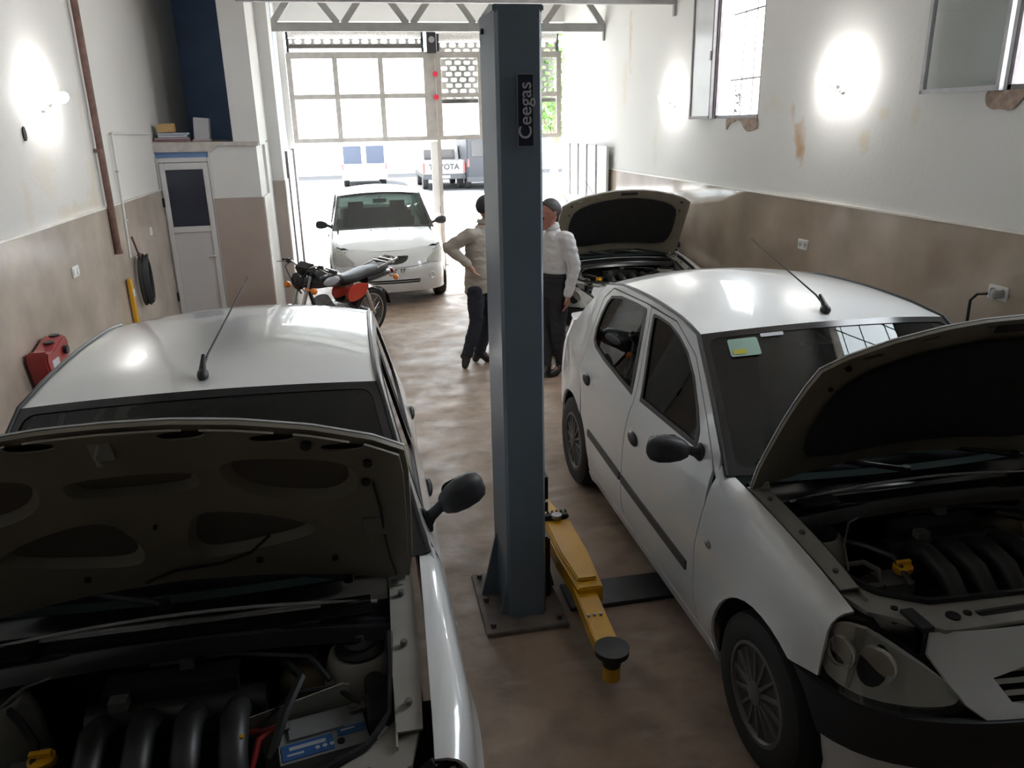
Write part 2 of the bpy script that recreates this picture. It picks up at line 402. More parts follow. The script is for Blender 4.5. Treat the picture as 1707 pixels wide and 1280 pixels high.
# ------------------------------------------------------------------ windows: frame, opened sash, outside bars
M_frame = mat('dark_window_steel', (.20, .18, .19), .5, var=.2, scale=12)
M_sash = mat('grey_sash_paint', (.55, .55, .58), .4, var=.1, scale=12)
G_clear = glass('clear_glass', (.93, .95, .95), 1.45)
def bar(p, q, t, mb=None):
    mb = mb or MB(); p, q = Vector(p), Vector(q); d = q - p; l = d.length; d.normalize()
    up = Vector((0, 0, 1)) if abs(d.z) < .95 else Vector((0, 1, 0)); a = d.cross(up).normalized(); b = a.cross(d)
    R_ = Matrix((a, d, b)).transposed()
    return mb.box((p + q) / 2, (t[0], l, t[1]), R_)
def window(nm, y0, y1, z0, z1, sash_far, ang, vbars):
    r = bpy.data.objects.new(nm, None); COL.objects.link(r); r.location = (XR, y0, z0); struct(r)
    f = lambda n_, p, q, t, m_, par=r: bar((p[0] - XR, p[1] - y0, p[2] - z0), (q[0] - XR, q[1] - y0, q[2] - z0), t).build(n_, m_, par)
    x = XR + .02
    for p, q in (((x, y0, z0 + .015), (x, y1, z0 + .015)), ((x, y0, z1 - .015), (x, y1, z1 - .015)), ((x, y0 + .012, z0), (x, y0 + .012, z1)), ((x, y1 - .012, z0), (x, y1 - .012, z1))):
        f('frame_bar', p, q, (.03, .03), M_frame)
    for i in range(vbars):
        y = y0 + (y1 - y0) * (i + 1) / (vbars + 1); f('guard_bar', (XR + .17, y, z0), (XR + .17, y, z1), (.012, .012), M_frame)
    for k in range(3):
        z = z0 + (z1 - z0) * (k + .6) / 3; f('guard_bar', (XR + .17, y0, z), (XR + .17, y1, z), (.014, .014), M_frame)
    # the leaf swung back along the wall on its far side
    s = bpy.data.objects.new('sash', None); COL.objects.link(s); s.parent = r; s.location = (-.035, y1 - y0 - .0, 0); s.rotation_euler = (0, 0, ang)
    wd = sash_far - y1; h = z1 - z0
    for p, q in (((0, 0, .015), (0, wd, .015)), ((0, 0, h - .015), (0, wd, h - .015)), ((0, .015, 0), (0, .015, h)), ((0, wd - .015, 0), (0, wd - .015, h))):
        bar(p, q, (.03, .028)).build('sash_bar', M_sash if vbars > 4 else M_frame, s)
    MB().box2((-.003, .02, .02), (.003, wd - .02, h - .02)).build('sash_pane', G_clear if vbars > 4 else mat('glare_white_pane', (.85, .87, .88), .15, var=.02, spec=.7), s)  # narrow window's pane is opaque white: the gate's reflection put into the colour
    bar((.0, .03, h * .33), (-.03, .03, h * .33), (.012, .09)).build('sash_handle', M_frame, s)
window('window_1', *W1, 8.56, math.radians(2), 3)
window('window_2', *W2, 4.82, math.radians(3), 5)

# ------------------------------------------------------------------ roof trusses
M_steel = mat('grey_primer_steel', (.33, .33, .32), .55, var=.1, scale=8)
def truss(y, x0, x1, label):
    t = thing('roof_truss', label, 'truss', ((x0 + x1) / 2, y, 3.68), 0, 'roof trusses')
    cx = (x0 + x1) / 2; hw = (x1 - x0) / 2
    MB().box((0, 0, .055), (2 * hw, .08, .11)).build('bottom_chord', M_steel, t, bevel=.006)
    MB().box((0, 0, .62), (2 * hw, .08, .10)).build('top_chord', M_steel, t, bevel=.006)
    n_ = 5; p = 2 * hw / n_
    for i in range(n_):
        a = -hw + p * i
        bar((a + .04, 0, .10), (a + p / 2 - .06, 0, .58), (.05, .085)).build('diagonal', M_steel, t)
        bar((a + p - .04, 0, .10), (a + p / 2 + .06, 0, .58), (.05, .085)).build('diagonal', M_steel, t)
    MB().box((hw - .015, 0, -.04), (.03, .05, .16)).build('end_bracket', M_steel, t)
truss(11.88, -.95, XR, 'grey steel roof truss with zigzag bracing in front of the gate')
truss(9.22, -1.05, XR, 'grey steel truss crossing above the blue lift column')

# ------------------------------------------------------------------ gate: glazed transom, posts, roller shutter
M_gate = mat('gate_grey_paint', (.36, .34, .315), .55, var=.12, scale=10)
gt = thing('gate_transom', 'glazed steel transom of square panes above the open gate', 'gate', (1.4, YG, 2.2))
def gb(n_, p, q, t, m_=M_gate): return bar((p[0] - 1.4, p[1] - YG, p[2] - 2.2), (q[0] - 1.4, q[1] - YG, q[2] - 2.2), t).build(n_, m_, gt, bevel=.004)
for z, tz in ((2.23, .07), (2.93, .075), (3.575, .10)): gb('rail', (-.93, YG, z), (XR - .03, YG, z), (.05, tz))
VX = [-.90, -.16, .59, 1.455, 2.28, 3.0, 3.68]
for i, x in enumerate(VX): gb('mullion', (x, YG, 2.2), (x, YG, 3.6), (.29 if i == 3 else .08, .055))
for i in range(6):
    for z0, z1 in ((2.26, 2.90), (2.96, 3.525)):
        a = VX[i] + (.145 if i == 3 else .03); b = VX[i + 1] - (.145 if i == 2 else .03)
        MB().box2((a - 1.4, -.004, z0 - 2.2), (b - 1.4, .004, z1 - 2.2)).build('pane', G_clear, gt)
gp = thing('gate_post', 'slim grey steel post in the middle of the open gateway', 'post', (1.52, YG, 0))
MB().box((0, 0, 1.1), (.06, .06, 2.2)).build('post', M_gate, gp, bevel=.004)
MB().box((-.09, .02, 1.1), (.12, .02, 2.15)).build('cover_strip', M_white, gp)
MB().box((0, 0, .01), (.14, .12, .02)).build('foot_plate', M_gate, gp)
MB().cyl((-.03, -.05, 1.0), .02, .12, 'z').build('latch', M_frame, gp)
def shutter(name, label, x0, x1, zs, drum):
    r = thing(name, label, 'shutter', ((x0 + x1) / 2, YG + .12, zs[0]), 0, 'roller shutters')
    wd = x1 - x0; k = int(wd / .155); st = wd / k
    me = {}
    for par in (0, 1):
        hs = []
        for i in range(k + 1):
            a = -wd / 2 + st * (i + .5 * par) - .052; b = a + .104
            a = max(a, -wd / 2 + .012); b = min(b, wd / 2 - .012)
            if b - a > .04: hs.append(rrect(a, .017, b, .077, .02, 2))
        me[par] = panel([(-wd / 2, 0), (wd / 2, 0), (wd / 2, .092), (-wd / 2, .092)], lambda a, b: (a, 0, b), .5, hs, .008).mesh('slat', 0)
    for i, z in enumerate(zs[:-1]):
        o = obj('slat', me[i % 2], mat('shutter_galvanised', (.50, .48, .45), .45, .2, var=.08), r); o.location = (0, 0, z - zs[0])
    MB().box((0, 0, -.03), (wd, .03, .06)).build('bottom_bar', mat('shutter_bar', (.10, .09, .085), .5), r, bevel=.005)
    if drum:
        MB().cyl((0, .0, zs[-1] - zs[0] + .10), .085, wd, 'x', 14).build('drum', mat('shutter_roll', (.62, .61, .60), .5, var=.2, scale=30), r)
    for s in (-1, 1):
        MB().box((s * (wd / 2 + .02), 0, zs[-1] - zs[0] - .05), (.04, .10, .38)).build('drum_bracket', mat('black_iron', (.02, .02, .022), .5), r)
shutter('roller_shutter', 'rolled-up perforated shutter over the left half of the gate', -.88, 1.30, [3.75 + .092 * i for i in range(2)], True)
shutter('roller_shutter', 'lowered perforated shutter behind the panes of the right gate half', 1.60, 3.66, [2.86 + .092 * i for i in range(11)], True)
gm = thing('shutter_motor', 'black bracket between the two roller shutters', 'bracket', (1.455, YG - .088, 3.60))
MB().box((0, 0, .17), (.16, .12, .34)).build('plate', mat('black_iron', (.02, .02, .022), .5), gm, bevel=.01)
MB().cyl((0, -.06, .2), .05, .05, 'y').build('bearing', M_steel, gm)
# gate leaves folded back
M_leaf = mat('gate_leaf_white', (.72, .72, .71), .5, var=.05)
lf = thing('gate_leaf', 'white sheet-metal gate leaf folded against the right wall', 'gate', (XR - .08, 12.6, 0))
for i in range(5):
    MB().box((0, -1.15 + .5 * i + .18, 1.07), (.04, .485, 2.06)).build('panel', M_leaf, lf, bevel=.006)
for i in range(4): MB().box((-.03, -1.15 + .5 * i + .43, 1.07), (.03, .03, 2.08)).build('fold_strip', M_sash, lf)
lg = thing('gate_leaf', 'narrow grey gate leaf opened back along the left passage wall', 'gate', (-.98, 13.2, 0))
MB().box((0, 0, 1.05), (.03, 1.5, 2.1)).build('panel', M_leaf, lg, bevel=.005)
for s in (-1, 1): MB().box((.02, s * .74, 1.1), (.05, .05, 2.04)).build('edge_bar', M_frame, lg)
# strings with red tags in front of the post
sg = thing('hanging_cord', 'thin cord with two red tags hanging before the gate mullion', 'cord', (1.50, YG - .035, 3.52))
MB().tube([(0, .0, 0), (.01, -.012, -.3), (.0, -.012, -.8), (.01, -.012, -1.25)], .006, 5).build('string', mat('grey_string', (.5, .45, .42), .8), sg)
for z in (-.25, -.62):
    MB().lathe([(.012, -.006), (.045, -.006), (.045, .006), (.012, .006)], (.0, -.03, z), 'y', 12).build('red_tag', mat('red_plastic', (.75, .03, .06), .4), sg)

# ------------------------------------------------------------------ wall lamps: twin lamp holders, lit
M_bulb = mat('lit_bulb', (1, 1, 1), .3, emit=(1, .98, .95), estr=95.)
M_holder = mat('white_plastic', (.78, .78, .77), .35, var=.02)
def lamp(loc, side, label):
    r = thing('wall_lamp', label, 'lamp', loc, 0, 'twin wall lamps')
    MB().cyl((side * .015, 0, 0), .045, .03, 'x').build('wall_rose', M_holder, r)
    MB().box((side * .05, 0, .0), (.05, .06, .05)).build('holder_body', M_holder, r, bevel=.01)
    for s in (-1, 1):
        d = Vector((side * .35, s * .75, .35)).normalized(); c = Vector((side * .06, s * .02, .01))
        MB().tube([c, c + d * .06], .02, 10).build('socket', M_holder, r)
        b0 = c + d * .05
        q = d.to_track_quat('Z', 'Y').to_matrix()
        MB().lathe([(.012, 0), (.018, .02), (.034, .05), (.04, .08), (.034, .11), (.018, .13), (0, .135)], b0, 'z', 14, q).build('bulb', M_bulb, r)
lamp((XL, 6.61, 2.62), 1, 'lit twin-bulb lamp on the left wall beside the rusty pipe')
lamp((XR, 5.79, 2.64), -1, 'lit twin-bulb lamp on the right wall between the two windows')
lamp((XR, 9.13, 2.62), -1, 'lit twin-bulb lamp on the right wall nearest the gate')

# ------------------------------------------------------------------ fittings on the walls
M_pipe = mat('rusty_brown_paint', (.14, .075, .06), .6, var=.35, scale=14)
p = thing('wall_pipe', 'brown rusty vertical pipe running up the left wall', 'pipe', (XL + .05, 7.67, 1.38))
MB().tube([(0, 0, .02), (0, 0, 3.3)], .03, 12).build('pipe', M_pipe, p)
MB().cyl((0, 0, .015), .036, .03).build('end_cap', M_pipe, p)
for z in (.9, 2.2): MB().box((-.015, 0, z), (.06, .09, .03)).build('clamp', M_pipe, p)
c = thing('cable_conduit', 'thin white cable conduit bending down the left wall to the hose', 'conduit', (XL + .028, 8.17, 1.28))
MB().tube([(0, -.08, 0), (0, -.02, .7), (0, 0, 1.12), (0, .02, 1.14), (0, .7, 1.135), (0, 1.45, 1.13)], .012, 8).build('conduit', M_holder, c)
for z in (.35, .8): MB().box((0, -.05 + z * .04, z), (.03, .04, .015)).build('clip', M_sash, c)
def socket(nm, label, loc, side, n_=1):
    r = thing(nm, label, 'socket', loc, 0)
    MB().box((side * .006, 0, 0), (.012, .15 if n_ == 2 else .085, .085)).build('face_plate', M_holder, r, bevel=.004)
    for i in range(n_):
        y = (i - (n_ - 1) / 2) * .07
        MB().lathe([(.022, 0), (.026, 0), (.026, .005), (.022, .005)], (side * .012, y, 0), 'x', 16).build('rim', M_holder, r)
        MB().cyl((side * .0125, y, 0), .021, .002, 'x').build('recess', M_sash, r)
        for s in (-1, 1): MB().cyl((side * .0145, y + s * .009, 0), .003, .002, 'x', 8).build('contact_hole', mat('black_iron', (.02, .02, .022), .5), r)
    return r
socket('wall_socket', 'white double socket in the left wall stone dado, above the red stand', (XL + .02, 6.56, 1.41), 1, 2)
socket('light_switch', 'small white switch plate beside the booth door', (XL + .02, 9.02, 1.42), 1)
socket('wall_socket', 'white socket in the right wall dado above the parked white car', (XR - .02, 6.10, 1.40), -1, 2)
s = socket('wall_socket', 'white double socket with a plugged-in grey cable by the raised hood', (XR - .02, 3.95, 1.41), -1, 2)
MB().box((-.05, -.035, 0), (.08, .05, .05)).build('plug', mat('grey_plug', (.45, .46, .47), .4), s, bevel=.01)
MB().tube([(-.08, .0, 0), (-.10, .05, -.01), (-.10, .10, -.06), (-.08, .12, -.2), (-.06, .12, -.6), (-.05, .10, -1.35)], .009, 7).build('cable', mat('black_rubber', (.018, .018, .019), .55), s)
h = MB().prism(smoothpoly([(-.025, -.05), (.02, -.045), (.03, .0), (.01, .05), (-.02, .045), (-.03, 0)], 2), -.006, (XL + .004, 6.17, 2.43), ((0, 1, 0), (0, 0, 1)), (-1, 0, 0)).build('wall_hole', mat('hole_dark', (.02, .018, .016), .9))
tag(h, 'small dark knocked-out hole in the plaster below the left lamp', 'hole')

# ------------------------------------------------------------------ booth door
d = bpy.data.objects.new('door_1', None); COL.objects.link(d); d.location = (-1.9, 9.83, 0); struct(d)
M_pvc = mat('white_pvc', (.66, .66, .66), .35, var=.02)
def db(n_, a, b, m_=M_pvc, bev=.006): return MB().box2(a, b).build(n_, m_, d, bevel=bev)
for a, b in (((-.30, -.02, 0), (-.265, .05, 2.14)), ((.265, -.02, 0), (.30, .05, 2.14)), ((-.265, -.02, 2.09), (.265, .05, 2.14))): db('frame', a, b)
for a, b in (((-.262, -.045, .02), (-.205, -.005, 2.085)), ((.205, -.045, .02), (.262, -.005, 2.085)), ((-.205, -.045, 2.01), (.205, -.005, 2.085)), ((-.205, -.045, 1.30), (.205, -.005, 1.37)), ((-.205, -.045, .02), (.205, -.005, .12))): db('leaf_rail', a, b)
db('dark_pane', (-.205, -.03, 1.37), (.205, -.02, 2.01), mat('dark_door_glass', (.028, .034, .055), .12), 0)
db('lower_panel', (-.205, -.03, .12), (.205, -.015, 1.30), mat('pvc_panel', (.60, .60, .61), .4, var=.02), .003)
for z in (.55, 1.65): MB().box((-.275, -.045, z), (.04, .03, .10)).build('hinge', mat('black_iron', (.02, .02, .022), .5), d, bevel=.004)
MB().tube([(.23, -.05, 1.02), (.23, -.09, 1.02), (.15, -.095, 1.02)], .011, 8).build('handle', M_sash, d)
# things on the ledge
r = thing('cardboard_box', 'small orange-brown cardboard box at the left of the ledge', 'box', (-2.05, 9.93, 2.415))
MB().box((0, 0, .05), (.17, .16, .09)).build('carton', mat('orange_carton', (.55, .36, .15), .7, var=.1), r, bevel=.004)
MB().box((.03, 0, .097), (.11, .17, .004)).build('flap', mat('pale_carton', (.62, .50, .32), .7), r)
r = thing('paper_stack', 'stack of flat grey and red folders under the orange box', 'papers', (-1.995, 9.95, 2.312))
for i, (w_, c_) in enumerate(((.36, (.30, .16, .17)), (.34, (.42, .32, .34)), (.30, (.50, .52, .58)), (.28, (.46, .50, .60)))):
    MB().box((i * .012 - .02, 0, .013 + .025 * i), (w_, .24, .022), Matrix.Rotation(.12 * (i % 3 - 1), 3, 'Z')).build('folder', mat('folder_%d' % i, c_, .6), r, bevel=.003)
r = thing('white_carton', 'tall white carton standing on the ledge before the blue wall', 'box', (-1.70, 10.15, 2.312))
MB().box((0, 0, .13), (.17, .12, .26), Matrix.Rotation(.08, 3, 'Y')).build('carton', mat('white_card', (.62, .62, .66), .6, var=.03), r, bevel=.004)
MB().box((.0, -.07, .012), (.2, .10, .02)).build('loose_lid', mat('pink_card', (.58, .45, .44), .6), r)
# hose coil and yellow tool
r = thing('air_hose', 'coiled black air hose hung on a rusty hook on the left wall', 'hose', (XL + .03, 8.25, .75))
hz = []
for i in range(6 * 20 + 1):
    a = 2 * math.pi * i / 20; k = i / 20
    hz.append((.03 + .012 * k, .13 * math.sin(a) * (1 - .06 * k) + .006 * k, .28 + .25 * math.cos(a) * (1 - .05 * (k % 3))))
MB().tube(hz, .013, 6).build('coil', mat('black_rubber', (.018, .018, .019), .55), r)
MB().tube([(.02, -.08, .72), (.05, -.06, .55), (.06, -.05, .5), (.06, -.05, .56)], .01, 6).build('hook', M_pipe, r)
MB().tube([(.06, .02, .5), (.07, .10, .50), (.07, .16, .47)], .011, 6).build('hose_end', mat('black_rubber', (.018, .018, .019), .55), r)
r = thing('yellow_pry_bar', 'yellow flat metal bar leaning beside the coiled hose', 'bar', (XL + .05, 7.86, 0))
MB().box((.0, 0, .56), (.03, .075, 1.12), Matrix.Rotation(.03, 3, 'X')).build('bar', mat('machine_yellow', (.70, .36, .008), .42, var=.1, coat=.2), r, bevel=.006)
MB().box((.018, 0, .98), (.004, .05, .07)).build('paper_label', mat('white_card', (.62, .62, .66), .6), r)
# red machine stand between car and wall, shape guessed
M_red = mat('stand_red', (.33, .035, .035), .4, var=.15, scale=10, coat=.2)
r = thing('workshop_stand', 'red steel machine stand with holed top against the left wall', 'machine', (-2.10, 5.52, 0))
MB().prism([(-.17, .88), (.16, .95), (.21, 1.06), (.17, 1.12), (.10, 1.115), (-.08, 1.07), (-.19, 1.09), (-.21, 1.03)], .13, (-.06, 0, 0), ((0, 1, 0), (0, 0, 1)), (1, 0, 0)).build('head', M_red, r, bevel=.012)
MB().box((0, -.08, .47), (.12, .16, .90)).build('post', M_red, r, bevel=.01)
MB().box((.03, 0, .012), (.15, .40, .024)).build('foot_plate', M_red, r, bevel=.004)
for y, z in ((.145, 1.118), (.03, 1.098)): MB().lathe([(.018, 0), (.034, 0), (.034, .008), (.018, .008)], (.01, y, z), 'z', 16).build('bolt_hole_ring', mat('black_iron', (.02, .02, .022), .5), r)
MB().box((.068, -.08, .97), (.014, .12, .09)).build('grey_insert', M_sash, r, bevel=.004)
MB().cyl((.08, .10, 1.03), .03, .03, 'x', 14).build('knob', mat('black_iron', (.02, .02, .022), .5), r)
# ------------------------------------------------------------------ two-post lift
M_lift = mat('lift_blue_grey', (.155, .195, .235), .35, var=.05, scale=3, coat=.15)
lx, ly = .70, 3.50
r = thing('lift_column', 'tall blue-grey steel lift column between the two front cars', 'lift', (lx, ly, 0))
# C-section: front plate, two side plates
prof = [(-.115, .15), (-.098, -.12), (-.085, -.14), (.085, -.14), (.098, -.12), (.115, .15), (.095, .15), (.08, -.118), (-.08, -.118), (-.095, .15)]
MB().prism(prof, 2.84, (0, 0, .02), ((1, 0, 0), (0, 1, 0)), (0, 0, 1)).build('column', M_lift, r, smooth=25)
MB().box((0, 0, 2.865), (.21, .27, .03)).build('top_plate', M_lift, r, bevel=.006)
bp_ = MB().box((-.02, .03, .012), (.42, .56, .024)).build('base_plate', mat('dirty_base_steel', (.17, .145, .125), .75, .0, var=.3, scale=12), r, bevel=.004)
for sx in (-.19, .15):
    for sy in (-.2, .03, .26): MB().cyl((sx, sy, .035), .014, .03, 'z', 6).build('anchor_bolt', M_pipe, bp_)
MB().prism([(-.105, .024), (-.20, .024), (-.105, .42)], .016, (0, .10, 0)).build('gusset', M_lift, r)
MB().prism([(-.09, .024), (-.135, .024), (-.095, .22)], .012, (0, -.10, 0)).build('gusset', M_lift, r)
MB().prism([(.105, .024), (.20, .024), (.105, .42)], .016, (0, .10, 0)).build('gusset', M_lift, r)
for s in (-1, 1): MB().cyl((s * .112, .08, 2.80), .012, .02, 'x', 8).build('bolt', mat('black_iron', (.02, .02, .022), .5), r)
pl = MB().prism(rrect(-.034, -.142, .034, .142, .008), -.006, (.022, -.141, 2.475), ((1, 0, 0), (0, 0, 1)), (0, 1, 0)).build('name_plate', mat('plate_navy', (.022, .025, .042), .35), r)
fr_ = MB()
for sx, sz, dx, dz in ((-.034, 0, .004, .284), (.034, 0, .004, .284), (0, -.142, .07, .004), (0, .142, .07, .004)): fr_.box((.022 + sx, -.1475, 2.475 + sz), (dx, .003, dz))
fr_.build('plate_border', mat('plate_border_grey', (.22, .23, .26), .4), pl)
tm = obj('lettering', text_mesh('Ceegas', .078, .0015, .0004), mat('plate_letter', (.50, .50, .53), .4, .0), pl)
tm.matrix_local = Matrix.Translation((.022, -.1485, 2.475)) @ Matrix(((0, -1, 0), (0, 0, -1), (1, 0, 0))).to_4x4()
car_ = MB().box((.12, .10, .20), (.07, .20, .36)).build('carriage', mat('black_iron', (.02, .02, .022), .5), r, bevel=.01)
MB().box((.128, .06, .66), (.035, .14, .16)).build('carriage_pad', mat('black_rubber', (.018, .018, .019), .55), r, bevel=.02)
# arm
M_yel = mat('machine_yellow', (.70, .36, .008), .42)
a = thing('swing_arm', 'yellow lift arm with round black pad beside the lift column', 'lift arm', (.95, 4.0, 0), 0)
A0, A1, A2, A3 = Vector((-.02, .22, .20)), Vector((.035, -.10, .20)), Vector((.02, -.80, .19)), Vector((.0, -1.16, .175))
bar(A0, A1 + Vector((0, -.02, 0)), (.13, .12)).build('root_tube', M_yel, a, bevel=.008)
pr_ = [(-.082, .0), (.082, 0), (.085, -.35), (.064, -.70), (-.064, -.70), (-.085, -.35)]
MB().prism(pr_, .10, (.035, -.10, .15), ((1, 0, 0), (0, 1, 0)), (0, 0, 1)).build('outer_tube', M_yel, a, bevel=.008)
MB().prism([(-.07, -.02), (.07, -.02), (.072, -.36), (.052, -.64), (-.052, -.64), (-.072, -.36)], .018, (.035, -.10, .25), ((1, 0, 0), (0, 1, 0)), (0, 0, 1)).build('stiffener', M_yel, a, bevel=.008)
bar(A2 + Vector((0, .15, -.005)), A3, (.105, .075)).build('inner_tube', M_yel, a, bevel=.006)
st = MB().box((.035, -.09, .275), (.15, .05, .03)).build('arm_lock', mat('black_iron', (.02, .02, .022), .5), a, bevel=.008)
for i in range(6): MB().box((-.03 + .026 * i, -.065, .282), (.012, .02, .03)).build('lock_tooth', mat('black_iron', (.02, .02, .022), .5), st)
MB().cyl((.035, -.115, .29), .03, .02, 'z', 14).build('lock_pin_head', mat('plate_silver', (.38, .38, .40), .35, .4), st)
MB().tube([(-.005, -.02, .28), (-.005, -.02, .34)], .014, 8).build('lock_pull', mat('black_iron', (.02, .02, .022), .5), st)
for i in range(3): MB().cyl((-.03 + .03 * i, -.98, .222), .008, .012, 'z', 6).build('stop_bolt', mat('plate_silver', (.38, .38, .40), .35, .4), a)
MB().lathe([(.0, 0), (.04, 0), (.045, .05), (.075, .06), (.078, .09), (.0, .085)], (0, -1.24, .14), 'z', 24).build('pad', mat('black_rubber', (.018, .018, .019), .55), a)
MB().cyl((0, -1.24, .105), .04, .07, 'z', 12).build('pad_screw', M_yel, a)
MB().box((0, -1.19, .165), (.07, .10, .05)).build('pad_socket', M_yel, a, bevel=.006)
MB().tube([(-.02, .22, .20), (-.02, .22, .05)], .03, 10).build('pivot_pin', mat('black_iron', (.02, .02, .022), .5), a)
cv = MB().prism([(0, 0), (2.6, 0), (2.6, .022), (0, .022)], .24, (.93, 3.37, 0), ((1, 0, 0), (0, 0, 1)), (0, 1, 0)).build('lift_floor_cover', mat('cover_dark', (.03, .03, .032), .5, var=.3), bevel=.006)
tag(cv, 'dark steel cable cover on the floor running under the right car', 'cover plate')
# ------------------------------------------------------------------ cars
# car frame: x across (vehicle left = +x), y rearward from the front axle, z up from the ground
M_car = mat('white_car_paint', (.72, .735, .74), .28, var=.012, scale=2, coat=.85)
M_carin = mat('white_inner_paint', (.34, .33, .295), .45, var=.12, scale=8)
M_under = mat('underhood_paint', (.25, .225, .175), .5, var=.12, scale=5)
M_blk = mat('black_trim', (.018, .018, .019), .45, var=.1)
M_blkg = mat('black_trim_gloss', (.012, .012, .014), .18, var=.1)
M_bump = mat('bumper_charcoal', (.022, .023, .027), .55, var=.08)
M_tyre = mat('tyre_rubber', (.02, .02, .02), .75, var=.15)
M_rim = mat('wheel_cover_silver', (.15, .147, .14), .5, .3, var=.08)
M_alu = mat('cast_aluminium', (.22, .21, .20), .5, .6, var=.2, scale=14)
M_dark = mat('engine_dark', (.02, .019, .018), .55, var=.3, scale=9)
M_dash = mat('dashboard_grey', (.07, .073, .076), .7, var=.1)
M_seat = mat('seat_fabric', (.06, .062, .066), .9, var=.15, scale=20)
M_chr = mat('chrome', (.7, .7, .7), .12, 1., var=.02)
M_pad = mat('insulation_felt', (.012, .012, .013), .95, var=.3, scale=18, bump=.4)
M_line = mat('panel_gap', (.01, .01, .01), .9)
G_win = glass('car_window_glass', (.30, .34, .34), 1.5)
G_ws = glass('windshield_glass', (.36, .43, .41), 1.52)
G_lens = glass('lamp_lens', (.92, .92, .90), 1.7, .03)
M_refl = mat('lamp_reflector', (.85, .85, .82), .15, .45, var=.05, scale=7)
M_orange = mat('orange_lens', (.8, .22, .02), .25, coat=.5)

class CarShape:
    def __init__(s, k): s.__dict__.update(k); s._front()
    def _front(s):
        # dense plan curve of the nose with arc length
        q = s.plan; pts = []
        for i in range(len(q) - 1):
            p0 = Vector(q[i - 1]) if i else Vector((-q[1][0], q[1][1])); p1, p2 = Vector(q[i]), Vector(q[i + 1]); p3 = Vector(q[i + 2]) if i + 2 < len(q) else p2 * 2 - p1
            for j in range(12):
                t = j / 12
                pts.append(.5 * ((2 * p1) + (p2 - p0) * t + (2 * p0 - 5 * p1 + 4 * p2 - p3) * t * t + (3 * p1 - p0 - 3 * p2 + p3) * t ** 3))
        pts.append(Vector(q[-1])); s.pc = pts; s.pa = [0.]
        for a, b in zip(pts, pts[1:]): s.pa.append(s.pa[-1] + (b - a).length)
        s.amax = s.pa[-1]
    def nose(s, a, z, out=0.):
        sg = -1 if a < 0 else 1; a = min(abs(a), s.amax)
        import bisect
        i = min(max(bisect.bisect_right(s.pa, a) - 1, 0), len(s.pc) - 2); t = (a - s.pa[i]) / max(1e-9, s.pa[i + 1] - s.pa[i])
        p = s.pc[i].lerp(s.pc[i + 1], t); d = (s.pc[min(i + 2, len(s.pc) - 1)] - s.pc[max(i - 1, 0)]).normalized(); n = Vector((d.y, -d.x))
        fr = max(0, -n.y)
        ins = interp(s.noseset, z) * (.12 + .88 * fr * fr) - out
        p = p - n * ins
        return (sg * p.x, p.y, z)
    def a_of_y(s, y):
        for i in range(len(s.pc) - 1):
            if s.pc[i].y <= y <= s.pc[i + 1].y: return s.pa[i] + (s.pa[i + 1] - s.pa[i]) * (y - s.pc[i].y) / max(1e-9, s.pc[i + 1].y - s.pc[i].y)
        return s.amax
    def a_of_x(s, x):
        for i in range(len(s.pc) - 1):
            if s.pc[i].x <= x <= s.pc[i + 1].x: return s.pa[i] + (s.pa[i + 1] - s.pa[i]) * (x - s.pc[i].x) / max(1e-9, s.pc[i + 1].x - s.pc[i].x)
        return s.amax
    def W(s, y, z):
        f = 0
        for ya in (0, s.wb):
            d = math.hypot(y - ya, z - s.rw) - s.ra
            if -.05 < d < .10: f = max(f, .016 * (1 - max(0, d) / .10) ** 2)
        return interp(s.P, y) + interp(s.S, z) + (f if z < .75 else 0)
    def zc(s, y): return interp(s.zt, y) - .07
    def side(s, sg, out=0.):
        def fn(y, v):
            if y < s.yseam - .02:
                zc = s.zc(y); 
                if v > zc:
                    t = min(1, (v - zc) / .2); x0 = s.W(y, zc); p0 = Vector((x0, zc)); p1 = Vector((x0 - .012, zc + .075)); p2 = Vector((interp(s.xh, y), zc + .07))
                    p = p0 * (1 - t) ** 2 + p1 * 2 * t * (1 - t) + p2 * t * t
                    return (sg * (p.x + out), y, p.y)
            return (sg * (s.W(y, v) + out), y, v)
        return fn
    def gline(s, z):   # A-pillar front line: y at height z
        return interp([(b, a) for a, b in s.A], z)
    def ws(s, u, t):   # windshield: u -1..1, t 0..1
        z = s.A[0][1] + (s.A[-1][1] - s.A[0][1]) * t; y = s.gline(z); w = s.W(y, z) - .012
        k = 1 - u * u
        return (u * w, y - s.wsb * k, z + (s.cowlup * (1 - t) + s.crown * t) * k)
    def rf(s, u, t):
        y0, y1 = s.A[-1][0], s.rail[-1][0]; y = y0 + (y1 - y0) * t; z = interp(s.rail, y); w = s.W(y, z) - .006; k = 1 - u * u
        e = abs(u) ** 6
        return (u * w, y - s.wsb * k * (1 - t) ** 2 + .10 * k * t ** 2, z + s.crown * k * (1 + .5 * math.sin(math.pi * t)) - .0 * e)
    def rg(s, u, t):   # rear glass
        a, b = s.rail[-1], s.Cb; y = a[0] + (b[0] - a[0]) * t; z = a[1] + (b[1] - a[1]) * t; w = s.W(y, z) - .012; k = 1 - u * u
        return (u * w, y + .10 * k, z + s.crown * k * (1 - .6 * t))

